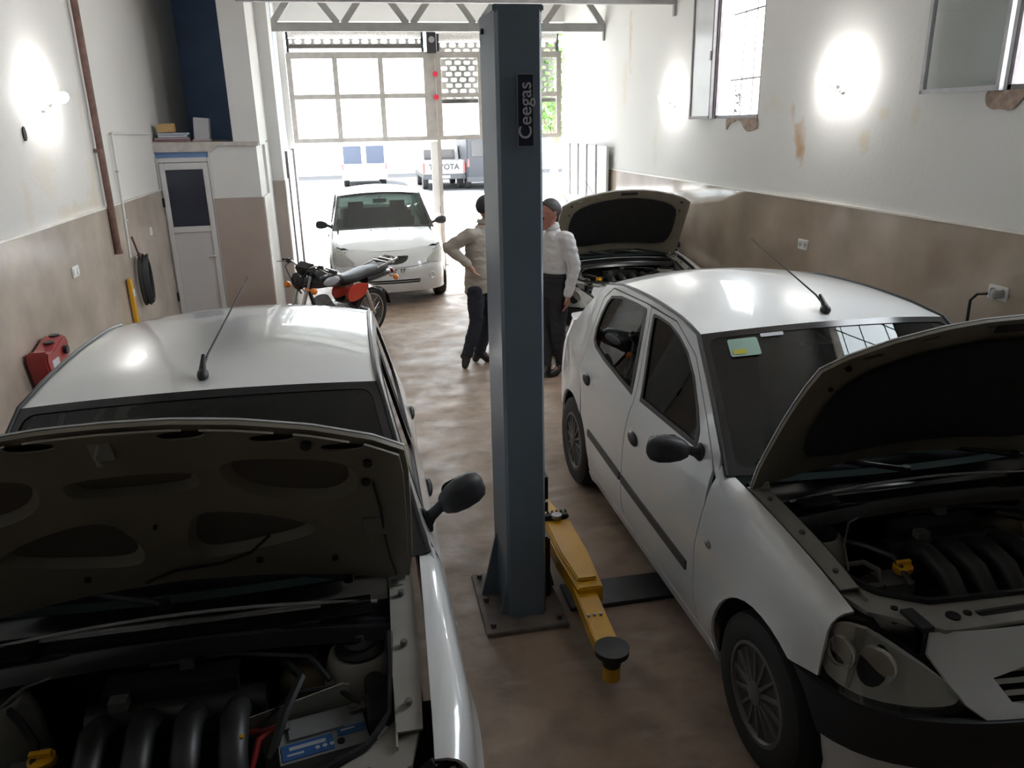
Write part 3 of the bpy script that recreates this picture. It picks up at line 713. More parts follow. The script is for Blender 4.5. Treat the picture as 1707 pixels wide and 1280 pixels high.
L90 = dict(
    plan=[(0, -.635), (.25, -.628), (.45, -.60), (.61, -.55), (.725, -.48), (.797, -.39), (.834, -.29), (.857, -.14), (.866, 0.)],
    noseset=[(.18, .05), (.32, .01), (.40, 0), (.60, 0), (.63, .025), (.72, .12), (.82, .20)],
    P=[(-.485, .725), (-.39, .797), (-.29, .834), (-.14, .857), (0, .866), (.5, .872), (1.5, .875), (2.63, .868), (3.0, .835), (3.25, .79), (3.40, .71)],
    S=[(.18, -.05), (.3, -.015), (.42, 0), (.6, 0), (.8, -.014), (.92, -.04), (.99, -.07), (1.2, -.130), (1.50, -.212)],
    zt=[(-.6, .80), (-.38, .855), (-.1, .92), (.2, .965), (.5, .995)], xh=[(-.6, .66), (-.38, .715), (0, .735), (.5, .755)],
    wb=2.63, rw=.31, ra=.365, yseam=.57, wsb=.10, cowlup=.02, crown=.05,
    A=[(.50, .995), (.80, 1.22), (1.12, 1.445)], rail=[(1.12, 1.445), (1.4, 1.475), (1.75, 1.485), (2.2, 1.47), (2.50, 1.43)], Cb=(3.02, 1.08))

def wheel(root, S, y, sg, kind, cache):
    h = bpy.data.objects.new('wheel', None); COL.objects.link(h); h.parent = root; h.location = (sg * (interp(S.P, y) - .085), y, S.rw)
    if sg < 0: h.rotation_euler = (0, 0, math.pi)
    if 'tyre' not in cache:
        R_ = S.rw
        cache['tyre'] = MB().lathe([(.205, -.085), (R_ - .035, -.092), (R_ - .008, -.075), (R_, -.05), (R_, .05), (R_ - .008, .075), (R_ - .035, .092), (.205, .085), (.198, .07), (.198, -.07), (.205, -.085)], axis='x', n=40).mesh('tyre')
        cache['dish'] = MB().lathe([(.198, .07), (.19, .082), (.18, .06), (.06, .05), (0, .05)], axis='x', n=32).mesh('rim_dish')
        sp = MB()
        n_ = 14 if kind == 'L90' else 9
        for i in range(n_):
            Rm = Matrix.Rotation(2 * math.pi * i / n_, 3, 'X')
            vs = [Vector((.07, .022, -.012)), Vector((.07, .022, .012)), Vector((.062, .178, .008 if n_ > 10 else .02)), Vector((.062, .178, -.008 if n_ > 10 else -.02)),
                  Vector((.085, .022, -.008)), Vector((.085, .022, .008)), Vector((.078, .178, .005 if n_ > 10 else .014)), Vector((.078, .178, -.005 if n_ > 10 else -.014))]
            sp.add([Rm @ v for v in vs], [(0, 1, 2, 3), (7, 6, 5, 4), (0, 4, 5, 1), (1, 5, 6, 2), (2, 6, 7, 3), (3, 7, 4, 0)])
        sp.lathe([(.198, .068), (.202, .084), (.186, .086), (.18, .07)], axis='x', n=32)
        sp.lathe([(.05, .055), (.045, .09), (.02, .098), (0, .098)], axis='x', n=20)
        cache['spokes'] = sp.mesh('wheel_cover')
    obj('tyre', cache['tyre'], M_tyre, h); obj('rim_dish', cache['dish'], M_dark, h); obj('wheel_cover', cache['spokes'], M_rim, h)

def arch(S, y0, a0, a1, n=14):
    return [(y0 + S.ra * math.cos(a0 + (a1 - a0) * i / n), S.rw + S.ra * math.sin(a0 + (a1 - a0) * i / n)) for i in range(n + 1)]

def rounded_mirror(root, S, sg, yb, zb, mm):
    h = bpy.data.objects.new('door_mirror', None); COL.objects.link(h); h.parent = root; h.location = (sg * (S.W(yb, zb) + .005), yb, zb)
    h.scale = (sg * .80, .80, .80)
    if 'mir' not in mm:
        b = MB(); n = 20; prof = []
        # housing: lofted rounded shell, wider outboard
        rings = [(.085, .030, .030, .0), (.10, .05, .045, .0), (.14, .062, .066, .004), (.20, .066, .078, .008), (.26, .06, .076, .01), (.30, .045, .058, .008), (.315, .02, .03, .006)]
        vs = []; fs = []
        for x, ry, rz, dz in rings:
            for k in range(n):
                a = 2 * math.pi * k / n; c, s_ = math.cos(a), math.sin(a)
                e = lambda v: math.copysign(abs(v) ** .7, v)
                yy = e(c) * ry
                if yy > .02: yy = .02 + (yy - .02) * .3   # flat glass side faces rearwards
                vs.append((x, yy - .02 + .10 * (x - .08), e(s_) * rz + dz + .03))
        for i in range(len(rings) - 1):
            for k in range(n): fs.append((i * n + k, i * n + (k + 1) % n, (i + 1) * n + (k + 1) % n, (i + 1) * n + k))
        fs += [tuple(range(n))[::-1], tuple((len(rings) - 1) * n + k for k in range(n))]
        mm['mir'] = b.add(vs, fs).mesh('housing', 60)
        mm['stalk'] = MB().tube([(-.01, 0, -.02), (.03, -.005, -.005), (.07, -.012, .015), (.11, -.012, .028)], [.05, .028, .026, .03], 12).mesh('stalk')
        mm['foot'] = MB().sphere((.0, .0, -.02), .05, 14, 8, (.4, 1.0, 1.35)).mesh('foot')
        mm['mglass'] = MB().prism(rrect(.115, -.035, .295, .095, .04), .003, (0, .030, 0), ((1, .1, 0), (0, 0, 1))).mesh('mirror_glass')
    obj('housing', mm['mir'], M_bump, h); obj('stalk', mm['stalk'], M_bump, h); obj('foot', mm['foot'], M_bump, h); obj('mirror_glass', mm['mglass'], M_chr, h)

CACHE = {}
def islands(b):
    """the separate pieces of a builder, each as a builder of its own"""
    p = list(range(len(b.v)))
    def find(i):
        while p[i] != i: p[i] = p[p[i]]; i = p[i]
        return i
    for f in b.f:
        for i in f[1:]: p[find(i)] = find(f[0])
    g = {}
    for f in b.f: g.setdefault(find(f[0]), []).append(f)
    out = []
    for fs in g.values():
        us = sorted({i for f in fs for i in f}); mp = {k: i for i, k in enumerate(us)}; q = MB(); q.v = [b.v[i] for i in us]; q.f = [tuple(mp[i] for i in f) for f in fs]; out.append(q)
    return out
def car_body(root, S, kind):
    """panels that both makes of car share; meshes are kept in a cache so that equal cars share them"""
    C = CACHE.setdefault(kind, {})
    def P_(name, key, fn, m_, parent=None, smooth=45, split=False):
        if key not in C: C[key] = [q.mesh(name, smooth) for q in (islands(fn()) if split else [fn()])]
        os_ = [obj(name, q, m_, parent or root) for q in C[key]]
        return os_[0]
    D = S.doors
    # doors
    for sg in (-1, 1):
        sf = S.side(sg); fl = sg > 0
        for nm, dd in D.items():
            o = P_('door', ('door', nm, sg), lambda: panel(dd['out'], sf, .06, [dd['win']], .012, flip=not fl), M_car)
            P_('window_seal', ('seal', nm, sg), lambda: panel(dd['seal'], S.side(sg, .003), .05, [dd['gl']], .012, flip=not fl), M_blk, o)
            P_('window_glass', ('glass', nm, sg), lambda: panel(dd['gl'], S.side(sg, -.006), .08, (), .003, flip=not fl), G_win, o)
            if dd.get('open'):
                pass
            hy, hz = dd['handle']
            P_('door_handle', ('hand', nm, sg), lambda: MB().sphere((sg * (S.W(hy, hz) + .004), hy, hz), .05, 14, 10, (.4, 1.35, .72), Matrix.Rotation(.1, 3, 'X')), M_blk if kind == 'L90' else M_car, o)
            if kind == 'L90':
                my0, my1, mz0, mz1 = dd['mould']
                P_('side_moulding', ('mould', nm, sg), lambda: panel([(my0, mz0 - .022), (my1, mz1 - .022), (my1, mz1 + .022), (my0, mz0 + .022)], S.side(sg, .010), .12, (), .014, flip=not fl), mat('moulding_grey', (.07, .068, .066), .5), o)
        fr = P_('body_side', ('frame', sg), lambda: panel(S.frame_out, sf, .06, (), .012, flip=not fl), M_car)
        fe = P_('front_fender', ('fender', sg), lambda: panel(S.fender_out(), sf, .05, (), .012, flip=not fl), M_car)
        P_('sill', ('sill', sg), lambda: panel([(.37, .17), (2.27, .17), (2.27, .235), (.37, .235)], S.side(sg, .004), .08, (), .03, flip=not fl), M_car)
        if kind == 'L90':
            P_('side_repeater', ('rep', sg), lambda: MB().sphere((sg * (S.W(.47, .70)), .47, .70), .022, 12, 8, (.5, 1.2, .8)), mat('repeater_grey', (.2, .19, .17), .4), fe)
        P_('inner_shell', ('inner', sg), lambda: panel(S.inner_out, S.side(sg, -.04), .10, [D['f']['win'], D['r']['win']], .006, flip=not fl), M_dash)
        P_('wheel_liner', ('liner', sg), lambda: liner(S, 0, sg, .43), M_line); P_('wheel_liner', ('liner2', sg), lambda: liner(S, S.wb, sg, .43), M_line)
        for y in (0, S.wb): wheel(root, S, y, sg, kind, C)
        rounded_mirror(root, S, sg, *S.mirror, C)
        ys = [S.A[0][0] + .02] + [S.A[0][0] + (S.rail[-1][0] - S.A[0][0]) * i / 16 for i in range(1, 17)]
        def rl():
            pts = []
            for i in range(9): z = S.A[0][1] + (S.A[-1][1] - S.A[0][1]) * i / 8; y = S.gline(z); pts.append((sg * (S.W(y, z) - .012), y, z + .004))
            for i in range(1, 13): y = S.A[-1][0] + (S.rail[-1][0] - S.A[-1][0]) * i / 12; z = interp(S.rail, y); pts.append((sg * (S.W(y, z) - .016), y, z + .006))
            return MB().tube(pts, .009, 6)
        P_('roof_drip_moulding', ('drip', sg), rl, M_blk)
    P_('roof', 'roof', lambda: MB().grid(lambda a, b: S.rf(a * 2 - 1, b), 28, 24, .02), M_car)
    P_('headliner', 'liner', lambda: MB().grid(lambda a, b: Vector(S.rf((a * 2 - 1) * .97, b)) - Vector((0, 0, .035)), 10, 8), M_dash)
    wsb = lambda: panel([(-1, 0), (1, 0), (1, 1), (-1, 1)], lambda a, b: Vector(S.ws(a, b)) + Vector((0, -.003, .003)), .07, [rrect(-.945, .05, .945, .955, .06, 5)], .004)
    wo = P_('windshield', 'ws', lambda: MB().grid(lambda a, b: S.ws(a * 2 - 1, b), 24, 14, .004), G_ws)
    P_('windshield_border', 'wsb', wsb, M_blkg, wo)
    P_('rear_window', 'rg', lambda: MB().grid(lambda a, b: S.rg(a * 2 - 1, b), 20, 10, .004), G_win)
    # boot and tail
    def boot():
        a = S.Cb
        def fn(u, t):
            y = a[0] + (3.38 - a[0]) * t; u = u * 2 - 1; z = a[1] - .02 * t - (.05 * max(0, t - .8) / .2) ; w = S.W(min(y, 3.38), a[1] - .06) - .01 + .012
            return (u * w * (1 if t < .95 else .98), y + .10 * (1 - u * u) * (1 - .4 * t), z + .02 * (1 - u * u))
        return MB().grid(fn, 20, 10, .012)
    P_('boot_lid', 'boot', boot, M_car)
    def tail():
        def fn(u, v):
            u = u * 2 - 1; z = .30 + (S.Cb[1] - .07 - .30) * v; w = S.W(3.38, z)
            return (u * w, 3.38 + .06 * (1 - u * u) + (.04 if z < .58 else 0), z)
        return MB().grid(fn, 20, 12, .015)
    P_('tail_panel', 'tail', tail, M_car)
    for sg in (-1, 1):
        P_('tail_lamp', ('tl', sg), lambda: panel([(.50, .62), (.68, .62), (.68, .92), (.56, .92)], lambda x, z: (sg * x, 3.40 + .06 * (1 - (x / .72) ** 2), z), .08, (), .02, flip=sg > 0), mat('red_lens', (.35, .01, .01), .25, coat=.5))
    P_('rear_bumper', 'rb', lambda: MB().grid(lambda u, v: ((u * 2 - 1) * .66, 3.42 + .08 * (1 - (u * 2 - 1) ** 4) - .05 * abs(v * 2 - 1) ** 3 , .28 + .26 * v), 20, 6, .03), M_car)
    # cabin
    def pan():
        b = MB().box2((-.74, .35, .20), (.74, 3.25, .26)); b.box2((-.70, 2.45, .26), (.70, 2.55, .95)); return b
    P_('floor_pan', 'pan', pan, M_dark)
    def dash():
        def fn(u, v):
            u = u * 2 - 1; pr_ = [(S.A[0][0] - .02, .92), (S.A[0][0] + .12, .97), (S.A[0][0] + .30, .96), (S.A[0][0] + .40, .88), (S.A[0][0] + .38, .70), (S.A[0][0] + .30, .45)]
            k = v * 5; i = min(4, int(k)); t = k - i; p = [pr_[i][j] * (1 - t) + pr_[i + 1][j] * t for j in (0, 1)]
            return (u * .72, p[0] - .07 * (1 - u * u) * (1 - v), p[1] + .015 * math.sin(u * 5) * (v < .5))
        return MB().grid(fn, 20, 15, .01)
    P_('dashboard', 'dash', dash, M_dash)
    P_('steering_wheel', 'steer', lambda: MB().tube([(.36 + .18 * math.cos(a), 1.02 - .08 * math.sin(a), .86 + .17 * math.sin(a)) for a in [2 * math.pi * i / 24 for i in range(25)]], .015, 8).tube([(.20, 1.02, .86), (.52, 1.02, .86)], .02, 6).tube([(.36, 1.0, .86), (.36, .82, .80)], .03, 8), M_blk)
    for sx in (-.36, .36):
        so = P_('front_seat', ('seat', sx), lambda: MB().box((sx, 1.52, .46), (.48, .50, .20)).box((sx, 1.84, .80), (.46, .13, .62), Matrix.Rotation(-.28, 3, 'X')), M_seat)
        P_('headrest', ('hr', sx), lambda: MB().box((sx, 1.98, 1.19), (.26, .09, .16), Matrix.Rotation(-.2, 3, 'X')), M_seat, so)
    P_('rear_seat', 'rseat', lambda: MB().box((0, 2.35, .46), (1.25, .48, .20)).box((0, 2.66, .80), (1.22, .14, .60), Matrix.Rotation(-.3, 3, 'X')), M_seat)
    P_('rear_view_mirror', 'rvm', lambda: MB().box((0, S.gline(1.34) + .03, 1.36), (.22, .03, .065)).tube([(0, S.gline(1.40), 1.40 + .03), (0, S.gline(1.34) + .03, 1.36)], .01, 6), M_blk)
    return C, P_

def liner(S, y0, sg, z_hi):
    b = MB(); n = 14; vs = []; fs = []
    r = S.ra + .004
    for i in range(n + 1):
        a = math.radians(-12) + math.radians(204) * i / n
        for x in (interp(S.P, y0) - .03, .50): vs.append((sg * x, y0 + r * math.cos(a), S.rw + r * math.sin(a)))
    for i in range(n): fs.append((2 * i, 2 * i + 1, 2 * i + 3, 2 * i + 2))
    b.add(vs, fs)
    k = len(b.v); b.v.append((sg * .50, y0, S.rw)); b.f += [(k, 2 * i + 1, 2 * i + 3) for i in range(n)]
    return b

def make_shape(k, kind):
    S = CarShape(k)
    inset = lambda poly, d: [(p[0] + (q[0] - p[0]) * d, p[1] + (q[1] - p[1]) * d) for p in poly for q in [(sum(a[0] for a in poly) / len(poly), sum(a[1] for a in poly) / len(poly))]]
    dz = k.get('dz', 0)
    ar = arch(S, 0, math.radians(-14), math.radians(180 - 58))
    arr = arch(S, S.wb, math.radians(194), math.radians(128), 8)       # front-lower part of the rear arch
    fwin = smoothpoly([(.80, 1.015), (1.50, .995), (1.662, 1.41), (1.635, 1.432), (1.36, 1.423), (1.08, 1.33), (.83, 1.11)], 1, (0, 1))
    rwin = smoothpoly([(1.65, .99), (2.36, 1.035), (2.49, 1.10), (2.44, 1.31), (2.33, 1.405), (1.80, 1.433), (1.77, 1.41)], 1, (0,))
    gap = .004
    fdoor = [(.575, .245), (1.585, .245), (1.575 - gap, .96), (1.715 - gap, 1.452), (1.36, 1.452), (1.06, 1.357), (.80, 1.155), (.598, .985), (.563, .85), (.60, .6)]
    rdoor = [(1.595, .245)] + [(2.262, .245)] + [(y - .02, z) for y, z in arr[2:]] + [(2.50, .80), (2.56, .98), (2.56, 1.10), (2.49, 1.345), (2.36, 1.43), (1.80, 1.454), (1.72, 1.452), (1.58, .96)]
    S.doors = {'f': dict(out=fdoor, win=fwin, seal=inset(fwin, -.03), gl=inset(fwin, .055), handle=(1.44, .80), mould=(.66, 1.57, .485, .505)),
               'r': dict(out=rdoor, win=rwin, seal=inset(rwin, -.035), gl=inset(rwin, .06), handle=(2.36, .845), mould=(1.60, 2.24, .506, .525))}
    G = S.A[:-1] + S.rail + [(2.66, 1.33), (2.85, 1.205), S.Cb, (3.2, 1.055), (3.37, 1.02)]
    back = arch(S, S.wb, math.radians(-8), math.radians(128), 12)
    S.frame_out = G + [(3.39, .60), (3.35, .30), (3.05, .26)] + back + [(2.505, .80), (2.566, .98), (2.566, 1.10), (2.496, 1.351), (2.365, 1.436), (1.80, 1.460), (1.36, 1.458), (1.057, 1.363), (.795, 1.161), (.59, .99), (.555, .985)]
    def fender_out():
        top = [(y, S.zc(y) + .2) for y in [S.yseam - .025 - i * (S.yseam - .025 + S.hl_y) / 10 for i in range(11)]]
        return [(.568, .245), (.594, .6), (.558, .85), (S.yseam - .015, .93)] + top + S.fender_front + ar[::-1][0:] 
    S.fender_out = fender_out
    S.inner_out = [(.50, .30), (.55, .26), (2.24, .26), (2.30, .7), (2.55, .98), (2.54, 1.12), (2.48, 1.345), (2.35, 1.435), (1.36, 1.45), (1.05, 1.35), (.78, 1.14), (.62, .97), (.50, .93)]
    return S

def l90_shape():
    k = dict(L90); k.update(hl_y=.315, mirror=(.74, 1.015), fender_front=[(-.315, .72), (-.315, .635), (-.21, .620)])
    return make_shape(k, 'L90')
S90 = l90_shape()

def make_l90(label, loc, rz, hood_kind, hood_ang, lean=0.):
    root = thing('car', label, 'car', loc, rz)
    S = S90; C, P_ = car_body(root, S, 'L90')
    # ---- nose: black band, lower bumper, headlamps, grille
    aA = S.a_of_y(-.345); aB = S.a_of_y(-.215)
    P_('bumper_band', 'band', lambda: panel([(-aA, .435), (aA, .435), (S.a_of_y(-.28), .55), (aB, .614), (-aB, .614), (-S.a_of_y(-.28), .55)], lambda a, z: S.nose(a, z, .012), .06, (), .03), M_bump)
    P_('bumper_lower', 'low', lambda: panel([(-S.a_of_y(-.37), .19), (S.a_of_y(-.37), .19), (S.a_of_y(-.35), .43), (-S.a_of_y(-.35), .43)], lambda a, z: S.nose(a, z), .06, [rrect(-.36, .225, .36, .33, .03)], .02), M_car)
    P_('lower_intake', 'intake', lambda: panel(rrect(-.38, .215, .38, .34, .03), lambda a, z: S.nose(a, z, -.03), .1, (), .01), M_blk)
    for sg in (-1, 1):
        f = lambda x, z: S.nose(sg * x, z)
        a1 = S.a_of_y(-.318) + .012; a0 = S.a_of_x(.48)
        ol = smoothpoly([(a1, .622), (a1 + .006, .72), (a1 + .004, .84), (a1 - .09, .86), (a1 - .19, .81), (a0 + .06, .71), (a0 - .03, .642), (a0 + .10, .622)], 2)
        hl = P_('headlamp', ('hl', sg), lambda: panel([(p[0] + (p[0] - a1 + .15) * .05, .72 + (p[1] - .72) * 1.07) for p in ol], lambda a, z: S.nose(sg * a, z, -.035), .05, (), .03, flip=sg < 0), M_blkg)
        P_('lens', ('lens', sg), lambda: panel(ol, lambda a, z: S.nose(sg * a, z, .006 + .012 * max(0, 1 - ((a - (a0 + a1) / 2) / .17) ** 2)), .04, (), .003, flip=sg < 0), G_lens, hl)
        bowls = ((a1 - .05, .735, .052), (a1 - .175, .72, .064))
        def refl():
            b = MB()
            for ca, cz, r in bowls:
                o = Vector(S.nose(sg * ca, cz, -.016)); o2 = Vector(S.nose(sg * ca, cz, -.05)); d = (o - o2).normalized(); q = d.to_track_quat('Z', 'Y').to_matrix()
                b.lathe([(0, -.012), (.014, -.012), (.016, -.03), (r * .6, -.027), (r * .9, -.012), (r, .004), (r + .004, .004), (r + .004, -.012)], o, 'z', 20, q)
            return b
        P_('reflector', ('refl', sg), refl, M_refl, hl, split=True)
        P_('lamp_plate', ('lplate', sg), lambda: panel([(a1 - .15 + (p[0] - a1 + .15) * .98, .73 + (p[1] - .73) * .95) for p in ol], lambda a, z: S.nose(sg * a, z, -.018), .03, [[(ca + r * .97 * math.cos(t * .35), cz + r * .97 * math.sin(t * .35)) for t in range(18)] for ca, cz, r in bowls], 0, flip=sg < 0), mat('lamp_bezel', (.72, .72, .69), .3, .25, var=.1), hl)
        P_('lamp_divider', ('ldiv', sg), lambda: panel([(a1 - .112, .64), (a1 - .100, .64), (a1 - .086, .84), (a1 - .125, .84)], lambda a, z: S.nose(sg * a, z, -.006), .05, (), .02, flip=sg < 0), M_carin, hl)
    ag = S.a_of_x(.455)
    gp_ = P_('nose_panel', 'nosep', lambda: panel([(-ag + .04, .615), (ag - .04, .615), (ag + .02, .65), (ag + .12, .76), (ag + .10, .815), (-ag - .10, .815), (-ag - .12, .76), (-ag - .02, .65)], lambda a, z: S.nose(a, z), .05, [smoothpoly([(-.30, .625), (.30, .625), (.37, .725), (-.37, .725)], 1)], .012), M_car)
    P_('grille_backing', 'gback', lambda: panel([(-.38, .615), (.38, .615), (.40, .735), (-.40, .735)], lambda a, z: S.nose(a, z, -.03), .08, (), .01), M_line, gp_)
    for i in range(4):
        P_('grille_slat', ('slat', i), lambda: panel([(-.31 - i * .018, .637 + i * .024), (.31 + i * .018, .637 + i * .024), (.31 + i * .018, .648 + i * .024), (-.31 - i * .018, .648 + i * .024)], lambda a, z: S.nose(a, z, -.004), .08, (), .015), M_carin, gp_)
    # ---- engine bay shell
    def slam():
        so_ = [(-.70, -.14), (-.66, -.30), (-.45, -.415), (.45, -.415), (.66, -.30), (.70, -.14), (.63, -.12), (.56, -.20), (.40, -.27), (-.40, -.27), (-.56, -.20), (-.63, -.12)]
        b = panel(so_, lambda x, y: (x, y, .82 + .035 * max(0, (abs(x) - .4) / .3)), .05, [rrect(-.28, -.37, -.06, -.335, .008, 1)], .015)
        b.box2((-.40, -.285, .60), (.40, -.27, .815))
        return b
    sp = P_('radiator_support', 'slam', slam, M_carin)
    P_('support_hole', 'shole', lambda: MB().cyl((-.55, -.29, .838), .012, .012, 'z', 10).cyl((.55, -.29, .838), .012, .012, 'z', 10).lathe([(.012, 0), (.024, .0), (.024, .012), (.012, .012)], (-.37, -.35, .815), 'z', 14).lathe([(.012, 0), (.024, .0), (.024, .012), (.012, .012)], (.40, -.35, .815), 'z', 14).cyl((-.31, -.345, .82), .014, .012, 'z', 10).box((-.17, -.352, .80), (.22, .035, .02)), M_blk, sp, split=True)
    P_('lamp_bracket', 'lbr', lambda: MB().box((-.53, -.375, .85), (.045, .11, .014)).box((.53, -.375, .85), (.045, .11, .014)), M_blk, sp, split=True)
    for sg in (-1, 1):
        def rail():
            b = panel([(.63, -.20), (.70, -.20), (.712, 0), (.725, .44), (.645, .44), (.63, 0)], lambda x, y: (sg * x, y, interp(S.zt, y) - .028), .06, (), .008)
            b.grid(lambda u, v: (sg * (.625 + .02 * u * 1), -.24 + .68 * u, interp(S.zt, -.24 + .68 * u) - .03 - .5 * v), 8, 4, .006)
            return b
        ir = P_('inner_wing', ('rail', sg), rail, M_carin)
        P_('wing_bolt', ('bolts', sg), lambda: MB().cyl((sg * .668, -.12, interp(S.zt, -.12) - .018), .011, .014, 'z', 6).cyl((sg * .672, .1, interp(S.zt, .1) - .018), .011, .014, 'z', 6).cyl((sg * .68, .33, interp(S.zt, .33) - .018), .011, .014, 'z', 6), M_alu, ir, split=True)
        P_('strut_tower', ('tower', sg), lambda: MB().lathe([(.13, 0), (.12, .28), (.10, .37), (.085, .385), (.06, .385)], (sg * .535, .21, .47), 'z', 22), M_carin, ir)
        P_('strut_cap', ('cap', sg), lambda: MB().lathe([(.078, 0), (.078, .012), (.05, .02), (.05, .03), (.02, .035), (.015, .05), (0, .052)], (sg * .535, .21, .853), 'z', 20), M_blk, ir)
    P_('bay_floor', 'bayf', lambda: MB().box2((-.64, -.28, .26), (.64, .36, .30)).box2((-.62, .34, .30), (.62, .37, .90)), M_dark)
    P_('bay_seal', 'seal', lambda: MB().tube([(-.63, .16, .935), (-.625, .0, .90), (-.615, -.12, .868), (-.55, -.205, .848), (-.40, -.268, .832), (0, -.285, .828), (.40, -.268, .832), (.55, -.205, .848), (.615, -.12, .868), (.625, .0, .90), (.63, .16, .935)], .011, 6), M_blk)
    # cowl
    def cowl():
        def fn(u, v):
            u = u * 2 - 1; w = .70; y0 = .19 + .02 * (1 - u * u); y1 = S.A[0][0] - .005 - S.wsb * (1 - u * u); y = y0 + (y1 - y0) * v
            z = .925 + .03 * (1 - u * u) + (-.05 * (1 - v / .12) if v < .12 else 0) + (.03 * ((v - .6) / .4) ** 2 if v > .6 else 0) - .02 * math.exp(-((v - .35) / .1) ** 2)
            return (u * w, y, z)
        return MB().grid(fn, 24, 20, .008)
    co = P_('cowl_tray', 'cowl', cowl, M_blkg)
    P_('cowl_trim', 'cowlt', lambda: MB().tube([(-.60 + 1.2 * i / 12, (.31 + .02 * (1 - (i / 6 - 1) ** 2)), .952 + .03 * (1 - (i / 6 - 1) ** 2)) for i in range(13)], .006, 5), mat('trim_grey_line', (.50, .50, .51), .35), co)
    gr = MB
    def grl():
        b = MB()
        for sx in (-.5, .5):
            for i in range(9): b.box((sx, .24 + .012 * i, .957), (.16, .004, .012))
        return b
    P_('cowl_grille_slat', 'cowlg', grl, M_blk, co, split=True)
    for i, (x0, x1) in enumerate(((-.05, -.62), (.48, -.08))):
        p0 = Vector(S.ws((x0) / .74, .0)) + Vector((0, -.05, .0)); p1 = Vector(S.ws(x1 / .74, .10)) + Vector((0, -.02, .012)); pm = Vector(S.ws((x0 + x1) / 2 / .74, .05)) + Vector((0, -.02, .02))
        wi = P_('wiper', ('wip', i), lambda: MB().tube([p0, p0.lerp(p1, .35) + Vector((0, -.01, .02)), pm + Vector((0, -.006, .014))], [.013, .010, .007], 6), M_blk)
        P_('wiper_blade', ('wipb', i), lambda: MB().tube([p0.lerp(p1, .25) + Vector((0, .0, .006)), pm, p1], .007, 6), M_blkg, wi)
        P_('wiper_pivot', ('wipp', i), lambda: MB().cyl(p0, .018, .03, 'z', 12), M_blk, wi)
    # ---- engine
    eng = bpy.data.objects.new('engine', None); COL.objects.link(eng); eng.parent = root
    P_('block', 'blk', lambda: MB().box((-.02, .02, .50), (.52, .36, .36)), M_dark, eng)
    P_('rocker_cover', 'rock', lambda: MB().box((-.02, .08, .715), (.46, .16, .08)).box((-.02, .08, .76), (.36, .10, .03)), M_dark, eng)
    def runners():
        b = MB()
        for i in range(4):
            x = -.20 + .125 * i
            b.tube([(x, .14, .70), (x, .08, .80), (x + .005, .0, .835), (x + .01, -.10, .81), (x + .015, -.19, .73), (x + .015, -.21, .62)], [.034, .038, .04, .04, .038, .034], 10)
        b.tube([(-.26, .15, .76), (.25, .15, .76)], .055, 12)
        return b
    P_('intake_manifold', 'runn', runners, mat('manifold_dark', (.024, .023, .023), .45, var=.2), eng)
    P_('intake_plenum', 'plen', lambda: MB().box((-.02, .19, .83), (.38, .09, .06)), mat('manifold_dark', (.024, .023, .023), .45), eng)
    P_('engine_lettering', 'elet', lambda: MB().box((.19, -.09, .842), (.05, .014, .004)), mat('machine_yellow', (.62, .33, .02), .42), eng)
    P_('oil_cap', 'oil', lambda: MB().lathe([(.03, 0), (.036, .012), (.036, .03), (.02, .034)], (-.32, -.03, .79), 'z', 10).box((-.32, -.03, .83), (.055, .016, .02)), mat('machine_yellow', (.62, .33, .02), .42), eng)
    P_('throttle_body', 'thr', lambda: MB().cyl((-.36, .02, .70), .05, .12, 'x').box((-.36, -.03, .74), (.12, .10, .07)).cyl((-.42, -.10, .66), .055, .1, 'y'), M_alu, eng)
    P_('alternator', 'alt', lambda: MB().cyl((-.44, -.14, .62), .075, .13, 'x', 18).cyl((-.52, -.14, .62), .055, .03, 'x', 18), M_alu, eng)
    P_('pulley', 'pul', lambda: MB().cyl((-.34, -.12, .48), .075, .03, 'x', 20).cyl((-.34, .02, .42), .09, .03, 'x', 20), M_dark, eng, split=True)
    def hoses():
        b = MB()
        b.tube([(-.36, -.20, .72), (-.26, -.235, .75), (.0, -.245, .755), (.15, -.235, .74), (.24, -.18, .70)], .022, 8)
        b.tube([(-.48, .18, .84), (-.40, .08, .85), (-.34, .0, .84), (-.33, -.10, .78)], .012, 6)
        b.tube([(.30, .22, .84), (.36, .10, .86), (.32, -.02, .84), (.28, -.10, .76)], .014, 6)
        b.tube([(-.10, .26, .86), (.15, .24, .88), (.38, .20, .86), (.44, .12, .82)], .01, 6)
        b.tube([(.10, -.20, .68), (.02, -.22, .66), (-.10, -.225, .62), (-.25, -.22, .58)], .02, 8)
        return b
    P_('hose', 'hoses', hoses, M_blk, eng, split=True)
    P_('coolant_pipe', 'cpipe', lambda: MB().tube([(-.56, -.10, .80), (-.46, -.10, .80), (-.43, -.04, .82), (-.45, .02, .82), (-.52, .02, .82)], .011, 6).tube([(-.54, -.02, .82), (-.50, .08, .87), (-.42, .18, .90), (-.30, .24, .90)], .005, 5), M_alu, eng, split=True)
    P_('cable_connector', 'ccon', lambda: MB().cyl((-.44, -.215, .735), .018, .09, 'x', 10).box((-.15, .10, .86), (.05, .04, .03)).box((.02, .22, .885), (.04, .04, .03)), mat('connector_grey', (.12, .12, .12), .5), eng, split=True)
    # fluid tank, air box, fuse box
    P_('coolant_tank', 'tank', lambda: MB().sphere((.37, .25, .72), .10, 18, 10, (1, .8, .9)).cyl((.37, .25, .81), .03, .05), mat('tank_yellowed', (.16, .12, .07), .4))
    P_('air_box', 'airb', lambda: MB().box((.595, .02, .66), (.085, .18, .26)).box((.595, .02, .80), (.09, .19, .03)), mat('airbox_slate', (.035, .038, .047), .5))
